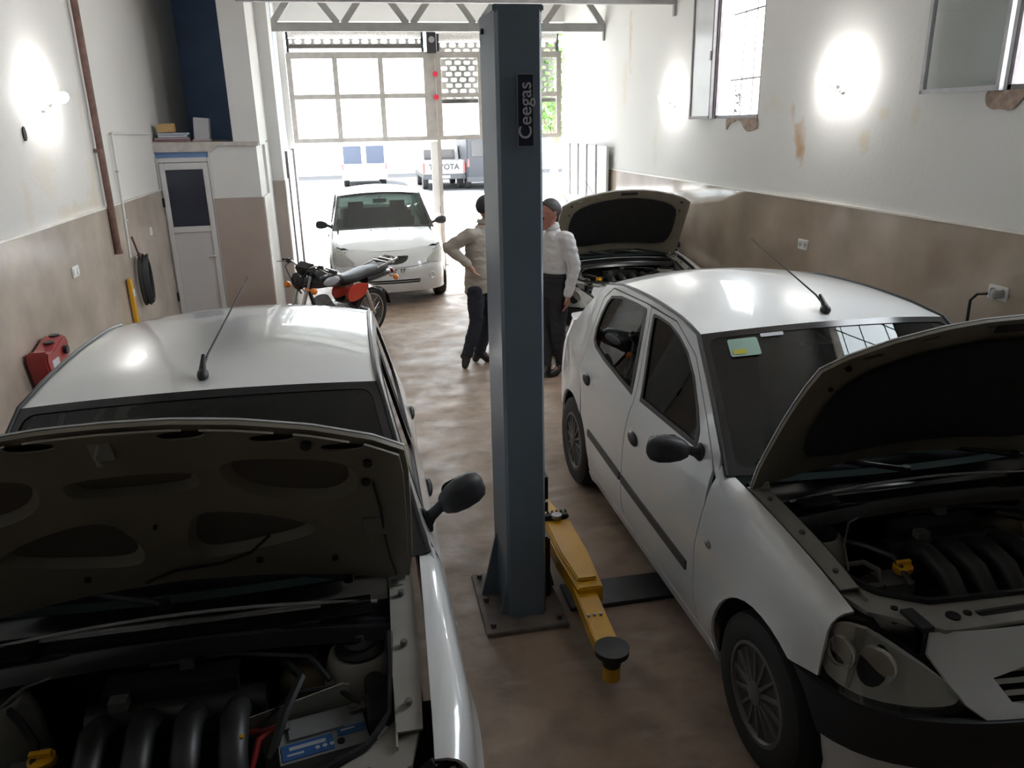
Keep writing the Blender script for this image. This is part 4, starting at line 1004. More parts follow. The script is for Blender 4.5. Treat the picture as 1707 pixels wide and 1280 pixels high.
    P_('ribbed_hose', 'ribh', lambda: MB().lathe([(.028 + (.005 if i % 2 else 0), .012 * i) for i in range(12)], (.575, .12, .70), 'z', 14, Matrix.Rotation(.3, 3, 'X')), M_blk)
    ba = bpy.data.objects.new('battery', None); COL.objects.link(ba); ba.parent = root; ba.location = (.42, -.055, .58); ba.rotation_euler = (0, 0, math.radians(10))
    P_('case', 'bcase', lambda: MB().box((0, 0, .09), (.25, .172, .18)), mat('battery_grey', (.17, .175, .18), .45), ba)
    P_('lid', 'blid', lambda: MB().box((0, 0, .192), (.245, .168, .022)).box((-.015, .03, .206), (.15, .07, .01)), mat('battery_lid', (.21, .215, .22), .45), ba)
    lb = P_('label', 'blab', lambda: MB().box((-.045, -.045, .2045), (.14, .06, .002)).box((.08, -.02, .2045), (.08, .03, .002)), mat('label_blue', (.035, .11, .28), .4), ba, split=True)
    P_('label_print', 'blabp', lambda: MB().box((-.08, -.058, .206), (.045, .008, .001)).box((-.045, -.035, .206), (.10, .014, .001)).box((.07, -.016, .206), (.04, .006, .001)).cyl((-.02, -.055, .206), .007, .001, 'z', 10).cyl((0, -.055, .206), .007, .001, 'z', 10).cyl((.02, -.055, .206), .007, .001, 'z', 10), mat('label_white', (.42, .44, .48), .5), lb, split=True)
    P_('charge_eye', 'beye', lambda: MB().cyl((.045, -.055, .205), .011, .004, 'z', 12), M_blk, ba)
    P_('terminal', 'bterm', lambda: MB().cyl((.10, .05, .21), .011, .03, 'z', 10).cyl((-.10, .05, .21), .011, .03, 'z', 10).box((-.11, .05, .213), (.05, .03, .012)).box((.11, .05, .213), (.05, .03, .012)), M_alu, ba, split=True)
    P_('battery_cable', 'bcab', lambda: MB().tube([(.12, .06, .215), (.06, .12, .25), (-.06, .13, .26), (-.16, .08, .22), (-.19, -.02, .12)], .008, 7), M_blk, ba)
    P_('red_cable', 'brcab', lambda: MB().tube([(-.12, .05, .22), (-.17, .02, .22), (-.20, -.03, .17)], .009, 7).tube([(-.12, .05, .215), (-.19, .07, .21), (-.25, .07, .18)], .008, 7), mat('red_cable', (.30, .02, .02), .4), ba, split=True)
    P_('tray_plate', 'btray', lambda: MB().prism([(-.20, -.02), (.10, .04), (.10, .26), (.08, .27), (-.19, .235), (-.20, .215)], .004, (0, .10, 0)).box((-.0, 0, -.01), (.27, .20, .02)), M_carin, ba)
    P_('washer_neck', 'wash', lambda: MB().lathe([(.022, 0), (.02, .09), (.016, .10), (0, .10)], (.595, -.125, .72), 'z', 12), mat('white_plastic', (.78, .78, .77), .35))
    # ---- hood, raised on its hinges
    hg = (0, .42, .985)
    hz = lambda x, y: interp(S.zt, y) + .042 * (1 - (x / interp(S.xh, y)) ** 2) + .004
    def hsurf(off): return lambda x, y: (x, y - hg[1], hz(x, y) - off - hg[2])
    half = [(0, .335), (.25, .35), (.50, .385), (.715, .435), (.728, .30), (.727, .0), (.722, -.20), (.712, -.30), (.63, -.355), (.48, -.41), (.30, -.45), (.15, -.468), (0, -.472)]
    hout = half + [(-x, y) for x, y in half[::-1][1:-1]]
    hd = P_('hood', 'hood', lambda: panel(hout, hsurf(0), .05, (), .005), M_car)
    hd.location = hg; hd.rotation_euler = (-math.radians(hood_ang), 0, 0)
    sc_ = lambda k, dy=0: [(x * k, -.10 + (y + .10) * k + dy) for x, y in hout]
    mir = lambda p: [(-x, y) for x, y in p[::-1]]
    if hood_kind == 'ribs':
        up = smoothpoly([(.23, -.31), (.42, -.30), (.57, -.26), (.585, -.12), (.50, -.055), (.30, -.10), (.22, -.20)], 2)
        lo = smoothpoly([(.07, .06), (.12, -.06), (.30, -.015), (.46, .08), (.40, .14), (.12, .22), (.06, .17)], 2)
        ov = smoothpoly([(-.15, -.27), (.15, -.27), (.17, -.22), (.15, -.165), (-.15, -.165), (-.17, -.22)], 2)
        sl = [smoothpoly([(x - .055, y - .018), (x + .055, y - .022 + .0), (x + .055, y + .016), (x - .055, y + .02)], 2) for x, y in ((.17, -.435), (.38, -.40), (.55, -.345))]
        hl_ = [up, mir(up), lo, mir(lo), ov] + sl + [mir(q) for q in sl]
        def inner():
            b = panel(sc_(.975), hsurf(.042), .05, hl_, .006, flip=True)
            for q in hl_[:5]:   # flanges folded down into the openings
                n_ = len(q); k = len(b.v); cx = sum(p[0] for p in q) / n_; cy = sum(p[1] for p in q) / n_
                for x, y in q: b.v.append(hsurf(.042)(x, y))
                for x, y in q: b.v.append(hsurf(.013)(cx + (x - cx) * .86, cy + (y - cy) * .80))
                b.f += [(k + i, k + (i + 1) % n_, k + n_ + (i + 1) % n_, k + n_ + i) for i in range(n_)]
            return b
        ip = P_('inner_panel', 'inner_ribs', inner, M_under, hd)
        P_('edge_hem', 'hem', lambda: panel(sc_(.998), hsurf(.010), .06, [sc_(.93)], .012), M_under, hd)
        P_('outer_skin_back', 'skinb', lambda: panel(sc_(.97), hsurf(.010), .1, (), .001), mat('skin_back_paint', (.12, .105, .085), .6, var=.1), hd)
        P_('latch_hook', 'hook', lambda: MB().tube([hsurf(.042)(-.02, -.42), hsurf(.075)(-.02, -.415), hsurf(.085)(-.02, -.39), hsurf(.07)(-.02, -.37)], .006, 6).box(hsurf(.046)(-.02, -.40), (.05, .06, .006)), M_carin, hd)
        P_('rubber_stop', 'stops', lambda: MB().cyl(hsurf(.048)(.46, -.37), .014, .014).cyl(hsurf(.048)(-.46, -.37), .014, .014).cyl(hsurf(.048)(.61, -.27), .012, .014).cyl(hsurf(.048)(.60, -.17), .012, .014).cyl(hsurf(.048)(.0, .0), .006, .01).cyl(hsurf(.048)(.25, .24), .01, .01).cyl(hsurf(.048)(.48, .26), .01, .01).cyl(hsurf(.048)(-.25, .24), .01, .01), M_blk, hd, split=True)
        P_('washer_hose', 'whose', lambda: MB().tube([hsurf(.048)(x, y) for x, y in ((.62, -.16), (.635, -.02), (.64, .12), (.655, .28), (.67, .38))], .004, 5).tube([hsurf(.05 + q)(x, y) for x, y, q in ((.30, .10, 0), (.24, .17, .01), (.14, .22, .01), (.0, .25, .0), (-.1, .30, .0))], .005, 5), M_blk, hd, split=True)
        P_('hose_clip_plate', 'hcp', lambda: MB().box(hsurf(.049)(.62, .08), (.08, .08, .006)), M_under, hd)
    else:
        ip = P_('inner_panel', 'inner_pad', lambda: panel(sc_(.985), hsurf(.022), .06, [smoothpoly([(x - .04, y - .012), (x + .04, y - .012), (x + .04, y + .012), (x - .04, y + .012)], 1) for x, y in ((.10, -.445), (-.10, -.445), (.34, -.41), (-.34, -.41), (.53, -.345), (-.53, -.345))], .004, flip=True), M_under if hood_kind == 'pad' else M_under, hd)
        P_('insulation_pad', 'pad', lambda: panel(smoothpoly([(-.52, .27), (0, .22), (.52, .27), (.60, .16), (.60, -.10), (.56, -.24), (.36, -.335), (.0, -.385), (-.36, -.335), (-.56, -.24), (-.60, -.10), (-.60, .16)], 1), hsurf(.034), .06, (), .010), M_pad, hd)
        P_('edge_hem', 'hem', lambda: panel(sc_(.998), hsurf(.010), .06, [sc_(.93)], .012), M_under, hd)
        P_('hood_bump_stop', 'hbs', lambda: MB().cyl(hsurf(.026)(.61, -.30), .012, .014).cyl(hsurf(.026)(-.61, -.30), .012, .014).cyl(hsurf(.026)(.62, -.18), .009, .014).cyl(hsurf(.026)(-.62, -.18), .009, .014).box(hsurf(.026)(0, -.425), (.18, .03, .008)), M_blk, hd, split=True)
    for sg in (-1, 1):
        P_('hood_hinge', ('hinge', sg), lambda: bar((sg * .66, .46, .95), (sg * .66, .40, 1.0), (.02, .05)).box((sg * .665, .44, .955), (.05, .12, .012)), M_carin, split=True)
    # ---- roof aerial
    ab = Vector(S.rf(0, .075))
    ae = P_('aerial', ('aerial', lean), lambda: MB().tube([ab + Vector((0, .0, .03)), ab + Vector((lean * .1, .07, .07)), ab + Vector((lean, .62, .28))], [.007, .0048, .0026], 6).sphere(ab + Vector((0, -.01, .012)), .028, 12, 8, (.8, 1.25, .9)).tube([ab + Vector((0, -.01, .02)), ab + Vector((0, .05, .075))], [.017, .007], 8), M_blk)
    return root, S, P_
rt, S_, P__ = make_l90('white sedan on the left with its bare ribbed hood raised', (-.635, 1.935, 0), 0, 'ribs', 67, .13)
rr, S_, Pr = make_l90('white sedan on the right with a black-felted raised hood beside the lift column', (2.23, 2.27, 0), 0, 'pad', 67, -.09)
rb, S_, Pb = make_l90('white car with raised hood by the right wall, behind the man in white', (2.83, 8.05, 0), 0, 'pad', 66)
for o_ in rt.children:
    if o_.name.startswith('door_mirror') and o_.location.x > 0: o_.rotation_euler = (0, math.radians(-18), math.radians(6))
# stickers on the right car's windshield
sk = Pr('windshield_sticker', 'stick', lambda: panel(rrect(-.83, .80, -.63, .93, .01, 1), lambda a, b: Vector(S90.ws(a, b)) + Vector((0, -.006, .006)), .06, (), .001), mat('sticker_green', (.30, .45, .38), .5))
Pr('sticker_print', 'stickp', lambda: panel(rrect(-.81, .815, -.72, .85, .004, 1), lambda a, b: Vector(S90.ws(a, b)) + Vector((0, -.0075, .0075)), .06, (), .0005), mat('sticker_yellow', (.50, .46, .05), .5), sk)
Pr('windshield_label', 'stick2', lambda: panel(rrect(-.60, .925, -.44, .95, .004, 1), lambda a, b: Vector(S90.ws(a, b)) + Vector((0, -.006, .006)), .06, (), .001), mat('white_card', (.62, .62, .66), .6))

# ------------------------------------------------------------------ the small hatch-nosed white car in the gateway
def make_tiba(label, loc, rz):
    root = thing('car', label, 'car', loc, rz); root.scale = (.955, .93, .985)
    k = dict(L90); k.update(
        plan=[(0, -.80), (.22, -.79), (.42, -.755), (.58, -.69), (.70, -.59), (.785, -.46), (.83, -.32), (.855, -.15), (.866, 0.)],
        noseset=[(.18, .06), (.30, .015), (.40, 0), (.50, .0), (.58, .025), (.66, .065), (.74, .13), (.80, .22), (.86, .32)], P=[(-.59, .70), (-.46, .785), (-.32, .83), (-.15, .855), (0, .866), (.5, .872), (1.5, .875), (2.63, .868), (3.0, .835), (3.25, .79), (3.40, .71)],
        zt=[(-.7, .70), (-.5, .785), (-.25, .875), (.0, .93), (.3, .975), (.5, 1.0)], xh=[(-.7, .50), (-.5, .60), (-.25, .68), (.1, .72), (.5, .75)],
        A=[(.40, .985), (.74, 1.21), (1.10, 1.445)], yseam=.57, crown=.05, wsb=.14, hl_y=.40, mirror=(.72, 1.02), fender_front=[(-.40, .70), (-.37, .48), (-.345, .40)], Cb=(3.02, 1.10))
    S = make_shape(k, 'Tiba'); C, P_ = car_body(root, S, 'Tiba')
    # bonnet, closed
    hz = lambda x, y: interp(S.zt, y) + .05 * (1 - (x / interp(S.xh, y)) ** 2)
    half = [(0, .23), (.25, .245), (.50, .285), (.70, .36), (.715, .10), (.69, -.20), (.66, -.39), (.57, -.48), (.38, -.575), (.18, -.615), (0, -.625)]
    P_('bonnet', 'bon', lambda: panel(half + [(-x, y) for x, y in half[::-1][1:-1]], lambda x, y: (x, y, hz(x, y)), .05, (), .012), M_car)
    P_('washer_jet', 'jets', lambda: MB().sphere((-.22, .12, hz(.22, .12)), .012, 8, 6).sphere((.22, .12, hz(.22, .12)), .012, 8, 6), M_blk)
    P_('cowl_tray', 'cowl', lambda: MB().grid(lambda u, v: ((u * 2 - 1) * .72, .20 + .16 * v + .11 * (u * 2 - 1) ** 2, .965 + .02 * (1 - (u * 2 - 1) ** 2)), 16, 4, .01), M_blk)
    P_('bay_box', 'bay', lambda: MB().box2((-.60, -.50, .3), (.60, .30, .70)), M_line)
    am = S.a_of_y(-.35)
    gr = smoothpoly([(-.13, .600), (.13, .600), (.24, .645), (.275, .705), (.25, .715), (-.25, .715), (-.275, .705), (-.24, .645)], 1)
    nz = P_('front_bumper', 'nose', lambda: panel([(-am, .20), (am, .20), (am - .0, .42), (S.a_of_y(-.39), .50), (S.a_of_y(-.42), .66), (S.a_of_y(-.44), .80), (S.a_of_x(.60), .815), (.30, .795), (0, .80), (-.30, .795), (-S.a_of_x(.60), .815), (-S.a_of_y(-.44), .80), (-S.a_of_y(-.42), .66), (-S.a_of_y(-.39), .50), (-am, .42)], lambda a, z: S.nose(a, z), .045, [gr, rrect(-.42, .325, .42, .385, .02, 2)], .015), M_car)
    P_('grille', 'gril', lambda: panel([(x * 1.05, .66 + (z - .66) * 1.1) for x, z in gr], lambda a, z: S.nose(a, z, -.012), .06, (), .01), M_blk, nz)
    def emb():
        b = MB(); o = Vector(S.nose(0, .66, .0))
        for i in range(3):
            t = math.pi / 2 + i * 2 * math.pi / 3
            b.sphere(o + Vector((math.cos(t) * .026, -.006, math.sin(t) * .024)), .026, 10, 6, (1, .3, 1))
        return b
    P_('grille_emblem', 'emb', emb, mat('emblem_white', (.8, .8, .8), .3), nz)
    P_('lower_intake', 'lint', lambda: panel(rrect(-.44, .315, .44, .395, .02, 2), lambda a, z: S.nose(a, z, -.02), .06, (), .01), M_blk, nz)
    P_('intake_bar', 'lintb', lambda: panel(rrect(-.42, .35, .42, .362, .004, 1), lambda a, z: S.nose(a, z, .0), .06, (), .01), M_carin, nz)
    P_('bumper_seam', 'bseam', lambda: MB().tube([S.nose(-am + .06 + (am - .06) * 2 * i / 40, .585 - .03 * math.cos((i / 20 - 1) * math.pi / 2) ** 2 + .10 * abs(i / 20 - 1) ** 3, .001) for i in range(41)], .004, 4), M_line, nz)
    pl = P_('number_plate', 'plate', lambda: panel([(-.10, .47), (.26, .47), (.26, .555), (-.10, .555)], lambda a, z: S.nose(a, z, .012), .08, (), .006), mat('plate_white', (.7, .7, .68), .4), nz)
    def digits():
        b = MB(); f = lambda x, z: Vector(S.nose(x, z, .018))
        def st(pts): b.tube([f(*p) for p in pts], .005, 5)
        def two(x): st([(x, .485), (x, .54)]); st([(x, .54), (x + .012, .528), (x + .024, .54)])
        def three(x): st([(x, .485), (x, .54)]); st([(x, .54), (x + .009, .528), (x + .018, .54), (x + .027, .528), (x + .036, .54)])
        two(-.03); st([(.02, .485), (.015, .54)]); three(.045); two(.13); two(.175)
        return b
    P_('plate_digits', 'pdig', digits, M_blk, pl)
    for sg in (-1, 1):
        a1 = S.a_of_y(-.36)
        ol = smoothpoly([(a1 + .02, .60), (a1 + .05, .775), (a1 - .02, .835), (a1 - .18, .80), (a1 - .34, .705), (a1 - .50, .625), (a1 - .36, .59), (a1 - .12, .575)], 2)
        q = [(p[0], p[1]) for p in ol]
        cx_ = sum(p[0] for p in q) / len(q); cz_ = sum(p[1] for p in q) / len(q)
        hl = P_('headlamp', ('hl', sg), lambda: panel([(cx_ + (x - cx_) * 1.06, cz_ + (z - cz_) * 1.10) for x, z in q], lambda a, z: S.nose(sg * a, z, -.002), .05, (), .02, flip=sg < 0), M_blkg)
        P_('reflector', ('rf', sg), lambda: panel(q, lambda a, z: S.nose(sg * a, z, .012 + .005 * math.sin(a * 70) * math.sin(z * 60)), .03, (), .004, flip=sg < 0), mat('lamp_reflector_bright', (.72, .72, .70), .25, .3, var=.2, scale=20), hl)
        P_('lens', ('ln', sg), lambda: panel(q, lambda a, z: S.nose(sg * a, z, .02), .05, (), .003, flip=sg < 0), G_lens, hl)
        fo = Vector(S.nose(sg * S.a_of_x(.60), .41, .004)); q2 = Vector((sg * .55, -.8, 0)).normalized().to_track_quat('Z', 'Y').to_matrix()
        P_('fog_lamp', ('fog', sg), lambda: MB().lathe([(.05, -.03), (.055, .0), (.045, .004), (.03, -.012), (0, -.016)], fo, 'z', 16, q2), M_refl, nz)
    return root
make_tiba('small white car with dark trapezoid grille standing in the gateway', (.40, 11.75, 0), math.radians(2))
# ------------------------------------------------------------------ motorcycle (x forward from the rear axle, y left)
mo = thing('motorcycle', 'black motorcycle with red side panels parked before the gateway car', 'motorcycle', (.03, 9.48, 0), math.radians(227))
mo.rotation_euler = (math.radians(-6), 0, math.radians(227))
M_mb = mat('moto_black', (.015, .016, .02), .25, coat=.4); M_mr = mat('moto_red', (.55, .05, .03), .3, coat=.4); M_st = mat('moto_steel', (.55, .55, .56), .22, .9, var=.04)
def mwheel(x, name='wheel'):
    h = bpy.data.objects.new(name, None); COL.objects.link(h); h.parent = mo; h.location = (x, 0, .30)
    MB().lathe([(.235, -.03), (.27, -.042), (.295, -.028), (.30, 0), (.295, .028), (.27, .042), (.235, .03), (.235, -.03)], axis='y', n=32).build('tyre', M_tyre, h)
    MB().lathe([(.222, -.028), (.24, -.03), (.235, 0), (.24, .03), (.222, .028), (.222, -.028)], axis='y', n=32).build('rim', M_st, h)
    b = MB().lathe([(.03, -.05), (.06, -.045), (.06, .045), (.03, .05)], axis='y', n=16)
    for i in range(18):
        a = 2 * math.pi * i / 18; b.tube([(math.sin(a) * .05, .03 * (-1) ** i, math.cos(a) * .05), (math.sin(a + .3) * .225, 0, math.cos(a + .3) * .225)], .003, 4)
    b.build('hub_and_spokes', M_st, h)
mwheel(0); mwheel(1.26)
MB().tube([(0, .07, .30), (.42, .09, .34), (.40, .09, .30)], .018, 8).build('swingarm', M_mb, mo); MB().tube([(0, -.07, .30), (.42, -.09, .34), (.40, -.09, .30)], .018, 8).build('swingarm', M_mb, mo)
for s in (-1, 1):
    MB().tube([(.03, s * .095, .33), (.20, s * .095, .68)], .028, 10).build('shock_absorber', M_st, mo)
    MB().tube([(1.26, s * .075, .30), (1.08, s * .075, .78), (1.03, s * .075, .93)], [.022, .022, .02], 10).build('fork_leg', M_st, mo)
MB().tube([(1.02, 0, .88), (.85, 0, .78), (.45, 0, .72), (.10, 0, .74)], .025, 8).tube([(1.02, 0, .86), (.86, 0, .45), (.50, 0, .28)], .022, 8).build('frame', M_mb, mo)
def loft(rings, n=16, name='', m_=None):
    b = MB(); vs = []; fs = []
    for x, z, ry, rz in rings:
        for k in range(n): a = 2 * math.pi * k / n; e = lambda v: math.copysign(abs(v) ** .75, v); vs.append((x, e(math.cos(a)) * ry, z + e(math.sin(a)) * rz))
    for i in range(len(rings) - 1):
        for k in range(n): fs.append((i * n + k, i * n + (k + 1) % n, (i + 1) * n + (k + 1) % n, (i + 1) * n + k))
    fs += [tuple(range(n))[::-1], tuple((len(rings) - 1) * n + k for k in range(n))]
    return b.add(vs, fs).build(name, m_, mo, 60)
loft([(.52, .80, .06, .05), (.58, .83, .11, .09), (.75, .86, .14, .11), (.90, .86, .13, .10), (1.0, .83, .07, .06)], name='fuel_tank', m_=M_mb)
MB().cyl((.80, 0, .97), .035, .02).build('tank_cap', M_st, mo)
for s in (-1, 1): MB().sphere((.76, s * .125, .84), .1, 12, 8, (1.3, .25, .55)).build('tank_panel', mat('moto_graphic', (.35, .36, .38), .3, coat=.4), mo)
loft([(-.26, .83, .08, .035), (-.15, .83, .11, .045), (.10, .82, .12, .05), (.32, .79, .12, .05), (.50, .79, .09, .05), (.56, .81, .05, .04)], name='seat', m_=mat('seat_vinyl', (.03, .03, .034), .5))
for s in (-1, 1): MB().prism(smoothpoly([(.22, .56), (.46, .52), (.52, .62), (.44, .74), (.16, .72), (.14, .66)], 2), .03, (0, s * .115 - .015, 0), ((1, 0, 0), (0, 0, 1)), (0, 1, 0)).build('side_panel', M_mr, mo, bevel=.006)
loft([(-.34, .74, .05, .03), (-.30, .76, .08, .045), (-.10, .75, .09, .05), (.12, .73, .09, .05)], name='tail_cowl', m_=M_mb)
MB().tube([(-.02, .10, .86), (-.25, .11, .90), (-.40, .10, .92), (-.42, 0, .92), (-.40, -.10, .92), (-.25, -.11, .90), (-.02, -.10, .86)], .012, 8).tube([(-.20, .11, .90), (-.20, -.11, .90)], .009, 6).tube([(-.30, .11, .91), (-.30, -.11, .91)], .009, 6).build('rear_rack', M_st, mo)
MB().box((-.37, 0, .76), (.05, .13, .06)).build('tail_lamp', mat('red_lens', (.35, .01, .01), .25), mo, bevel=.015)
b = MB()
for i in range(13):
    pass
MB().grid(lambda u, v: ((.325 * math.cos(math.radians(20 + 150 * u))), (v - .5) * .13, .30 + .325 * math.sin(math.radians(20 + 150 * u))), 16, 4, .006).build('rear_mudguard', M_mb, mo)
MB().grid(lambda u, v: (1.26 + (.33 * math.cos(math.radians(10 + 150 * u))), (v - .5) * .11, .30 + .33 * math.sin(math.radians(10 + 150 * u))), 16, 4, .006).build('front_mudguard', M_mb, mo)
MB().box((.60, 0, .40), (.30, .20, .20)).cyl((.74, 0, .52), .085, .20, 'z', 14, Matrix.Rotation(.5, 3, 'Y')).build('engine', M_alu, mo, bevel=.01)
eb = MB()
for i in range(6): eb.cyl((.70 + .022 * i, 0, .46 + .028 * i), .11, .008, 'z', 16, Matrix.Rotation(.5, 3, 'Y'))
eb.build('cooling_fins', M_alu, mo)
for s in (-1, 1): MB().cyl((.56, s * .12, .40), .09, .06, 'y', 20).build('crankcase_cover', M_alu, mo)
MB().tube([(.84, -.08, .55), (.86, -.11, .35), (.60, -.14, .24), (.20, -.15, .26)], [.018] * 4, 8).tube([(.22, -.15, .26), (.0, -.16, .30), (-.35, -.17, .36)], [.03, .042, .04], 12).build('exhaust', M_st, mo)
MB().tube([(1.03, .30, 1.04), (.98, .36, 1.02), (1.05, .18, 1.06), (1.05, 0, .98), (1.05, -.18, 1.06), (.98, -.36, 1.02)][1:], .011, 8).build('handlebar', M_st, mo)
for s in (-1, 1):
    MB().tube([(1.0, s * .28, 1.035), (.96, s * .40, 1.015)], .019, 10).build('grip', M_blk, mo)
    MB().tube([(1.06, s * .25, 1.045), (1.07, s * .38, 1.02)], .006, 6).build('brake_lever', M_st, mo)
    MB().box((1.03, s * .235, 1.05), (.05, .06, .05)).build('switch_block', M_blk, mo, bevel=.008)
    MB().tube([(1.10, s * .06, .80), (1.10, s * .17, .80)], .008, 6).sphere((1.10, s * .20, .80), .04, 12, 8, (.9, 1, .9)).build('front_indicator', M_orange if s else M_orange, mo)
    MB().tube([(-.28, s * .08, .72), (-.28, s * .15, .72)], .008, 6).sphere((-.28, s * .18, .72), .035, 12, 8).build('rear_indicator', M_orange, mo)
MB().lathe([(.0, -.10), (.06, -.09), (.09, -.02), (.095, .02), (.08, .035), (0, .045)], (1.12, 0, .88), 'x', 20).build('headlamp', M_mb, mo)
MB().box((1.02, 0, 1.0), (.12, .20, .10), Matrix.Rotation(.5, 3, 'Y')).build('instrument_cluster', M_blk, mo, bevel=.015)
cb = MB()
for y0, y1 in ((.2, .05), (-.2, -.05), (.22, -.03)): cb.tube([(1.05, y0, 1.04), (1.16, y0 * .8, 1.02), (1.16, y1, .85), (1.05, y1, .72)], .006, 5)
cb.build('control_cables', M_blk, mo)
MB().tube([(.45, .10, .26), (.40, .24, .02)], .011, 6).build('side_stand', M_mb, mo)
for s in (-1, 1): MB().tube([(.50, s * .1, .28), (.50, s * .24, .28)], .014, 8).build('foot_peg', M_blk, mo)

# ------------------------------------------------------------------ people
def skin(name, V, E, m_, parent, root, sub=2, vox=.012, noise=0., rings=None):
    """one continuous surface: tapered limbs and joints (and an elliptic torso) fused by a fine remesh"""
    b = MB()
    for n_, (p, r) in V.items(): b.sphere(p, r, 14, 9)
    for a, c in E:
        p, q = Vector(V[a][0]), Vector(V[c][0])
        if (p - q).length > 1e-4: b.tube([p, q], [V[a][1], V[c][1]], 14)
    if rings:
        n = 28; k = len(b.v)
        for c, ax, ay in rings:
            b.v += [tuple(Vector(c) + Vector(ax) * math.cos(2 * math.pi * i / n) + Vector(ay) * math.sin(2 * math.pi * i / n)) for i in range(n)]
        for r_ in range(len(rings) - 1):
            b.f += [(k + r_ * n + i, k + r_ * n + (i + 1) % n, k + (r_ + 1) * n + (i + 1) % n, k + (r_ + 1) * n + i) for i in range(n)]
        b.f += [tuple(k + i for i in range(n))[::-1], tuple(k + (len(rings) - 1) * n + i for i in range(n))]
    me = bpy.data.meshes.new(name); me.from_pydata(b.v, [], b.f)
    o = bpy.data.objects.new(name + '_tmp', me); COL.objects.link(o)
    rm = o.modifiers.new('remesh', 'REMESH'); rm.mode = 'VOXEL'; rm.voxel_size = vox
    sm = o.modifiers.new('smooth', 'SMOOTH'); sm.factor = .5; sm.iterations = 5 if vox > .008 else 3
    dg = bpy.context.evaluated_depsgraph_get(); res = bpy.data.meshes.new_from_object(o.evaluated_get(dg)); res.name = name
    bpy.data.objects.remove(o); res.materials.clear()
    if noise:   # cloth folds
        from mathutils import noise as nz_
        ns = [v.normal.copy() for v in res.vertices]
        for v, n_ in zip(res.vertices, ns):
            p = v.co; v.co = p + n_ * noise * (nz_.noise(Vector((p.x * 9, p.y * 9, p.z * 22))) + .5 * nz_.noise(Vector((p.x * 20 + p.z * 14, p.y * 20, p.z * 34))))
    res.polygons.foreach_set('use_smooth', [True] * len(res.polygons))
    return obj(name, res, m_, parent)
def hand(V, E, pre, wrist, d, palm_n, sp, curl=.5, s=1.):
    """palm and five fingers along direction d; sp: sideways unit vector toward the thumb"""
    w_ = Vector(wrist); d = Vector(d).normalized(); sp = Vector(sp).normalized(); n_ = Vector(palm_n).normalized()
    V[pre + 'palm'] = (tuple(w_ + d * .045 * s), .026 * s); E.append((pre + 'wrist', pre + 'palm'))
    V[pre + 'kn'] = (tuple(w_ + d * .085 * s), .022 * s); E.append((pre + 'palm', pre + 'kn'))
    for i, (o_, l) in enumerate(((.028, .07), (.010, .08), (-.009, .074), (-.027, .058))):
        b0 = w_ + d * .088 * s + sp * o_ * s; b1 = b0 + (d + n_ * curl * .5).normalized() * l * .5 * s; b2 = b1 + (d * .7 + n_ * curl).normalized() * l * .5 * s
        V[pre + 'f%da' % i] = (tuple(b0), .0105 * s); V[pre + 'f%db' % i] = (tuple(b1), .0092 * s); V[pre + 'f%dc' % i] = (tuple(b2), .0078 * s)
        E += [(pre + 'kn', pre + 'f%da' % i), (pre + 'f%da' % i, pre + 'f%db' % i), (pre + 'f%db' % i, pre + 'f%dc' % i)]
    t0 = w_ + d * .03 * s + sp * .032 * s; t1 = t0 + (d * .6 + sp * .7).normalized() * .035 * s; t2 = t1 + (d + n_ * .3).normalized() * .03 * s
    V[pre + 't0'] = (tuple(t0), .014 * s); V[pre + 't1'] = (tuple(t1), .0115 * s); V[pre + 't2'] = (tuple(t2), .009 * s)
    E += [(pre + 'palm', pre + 't0'), (pre + 't0', pre + 't1'), (pre + 't1', pre + 't2')]
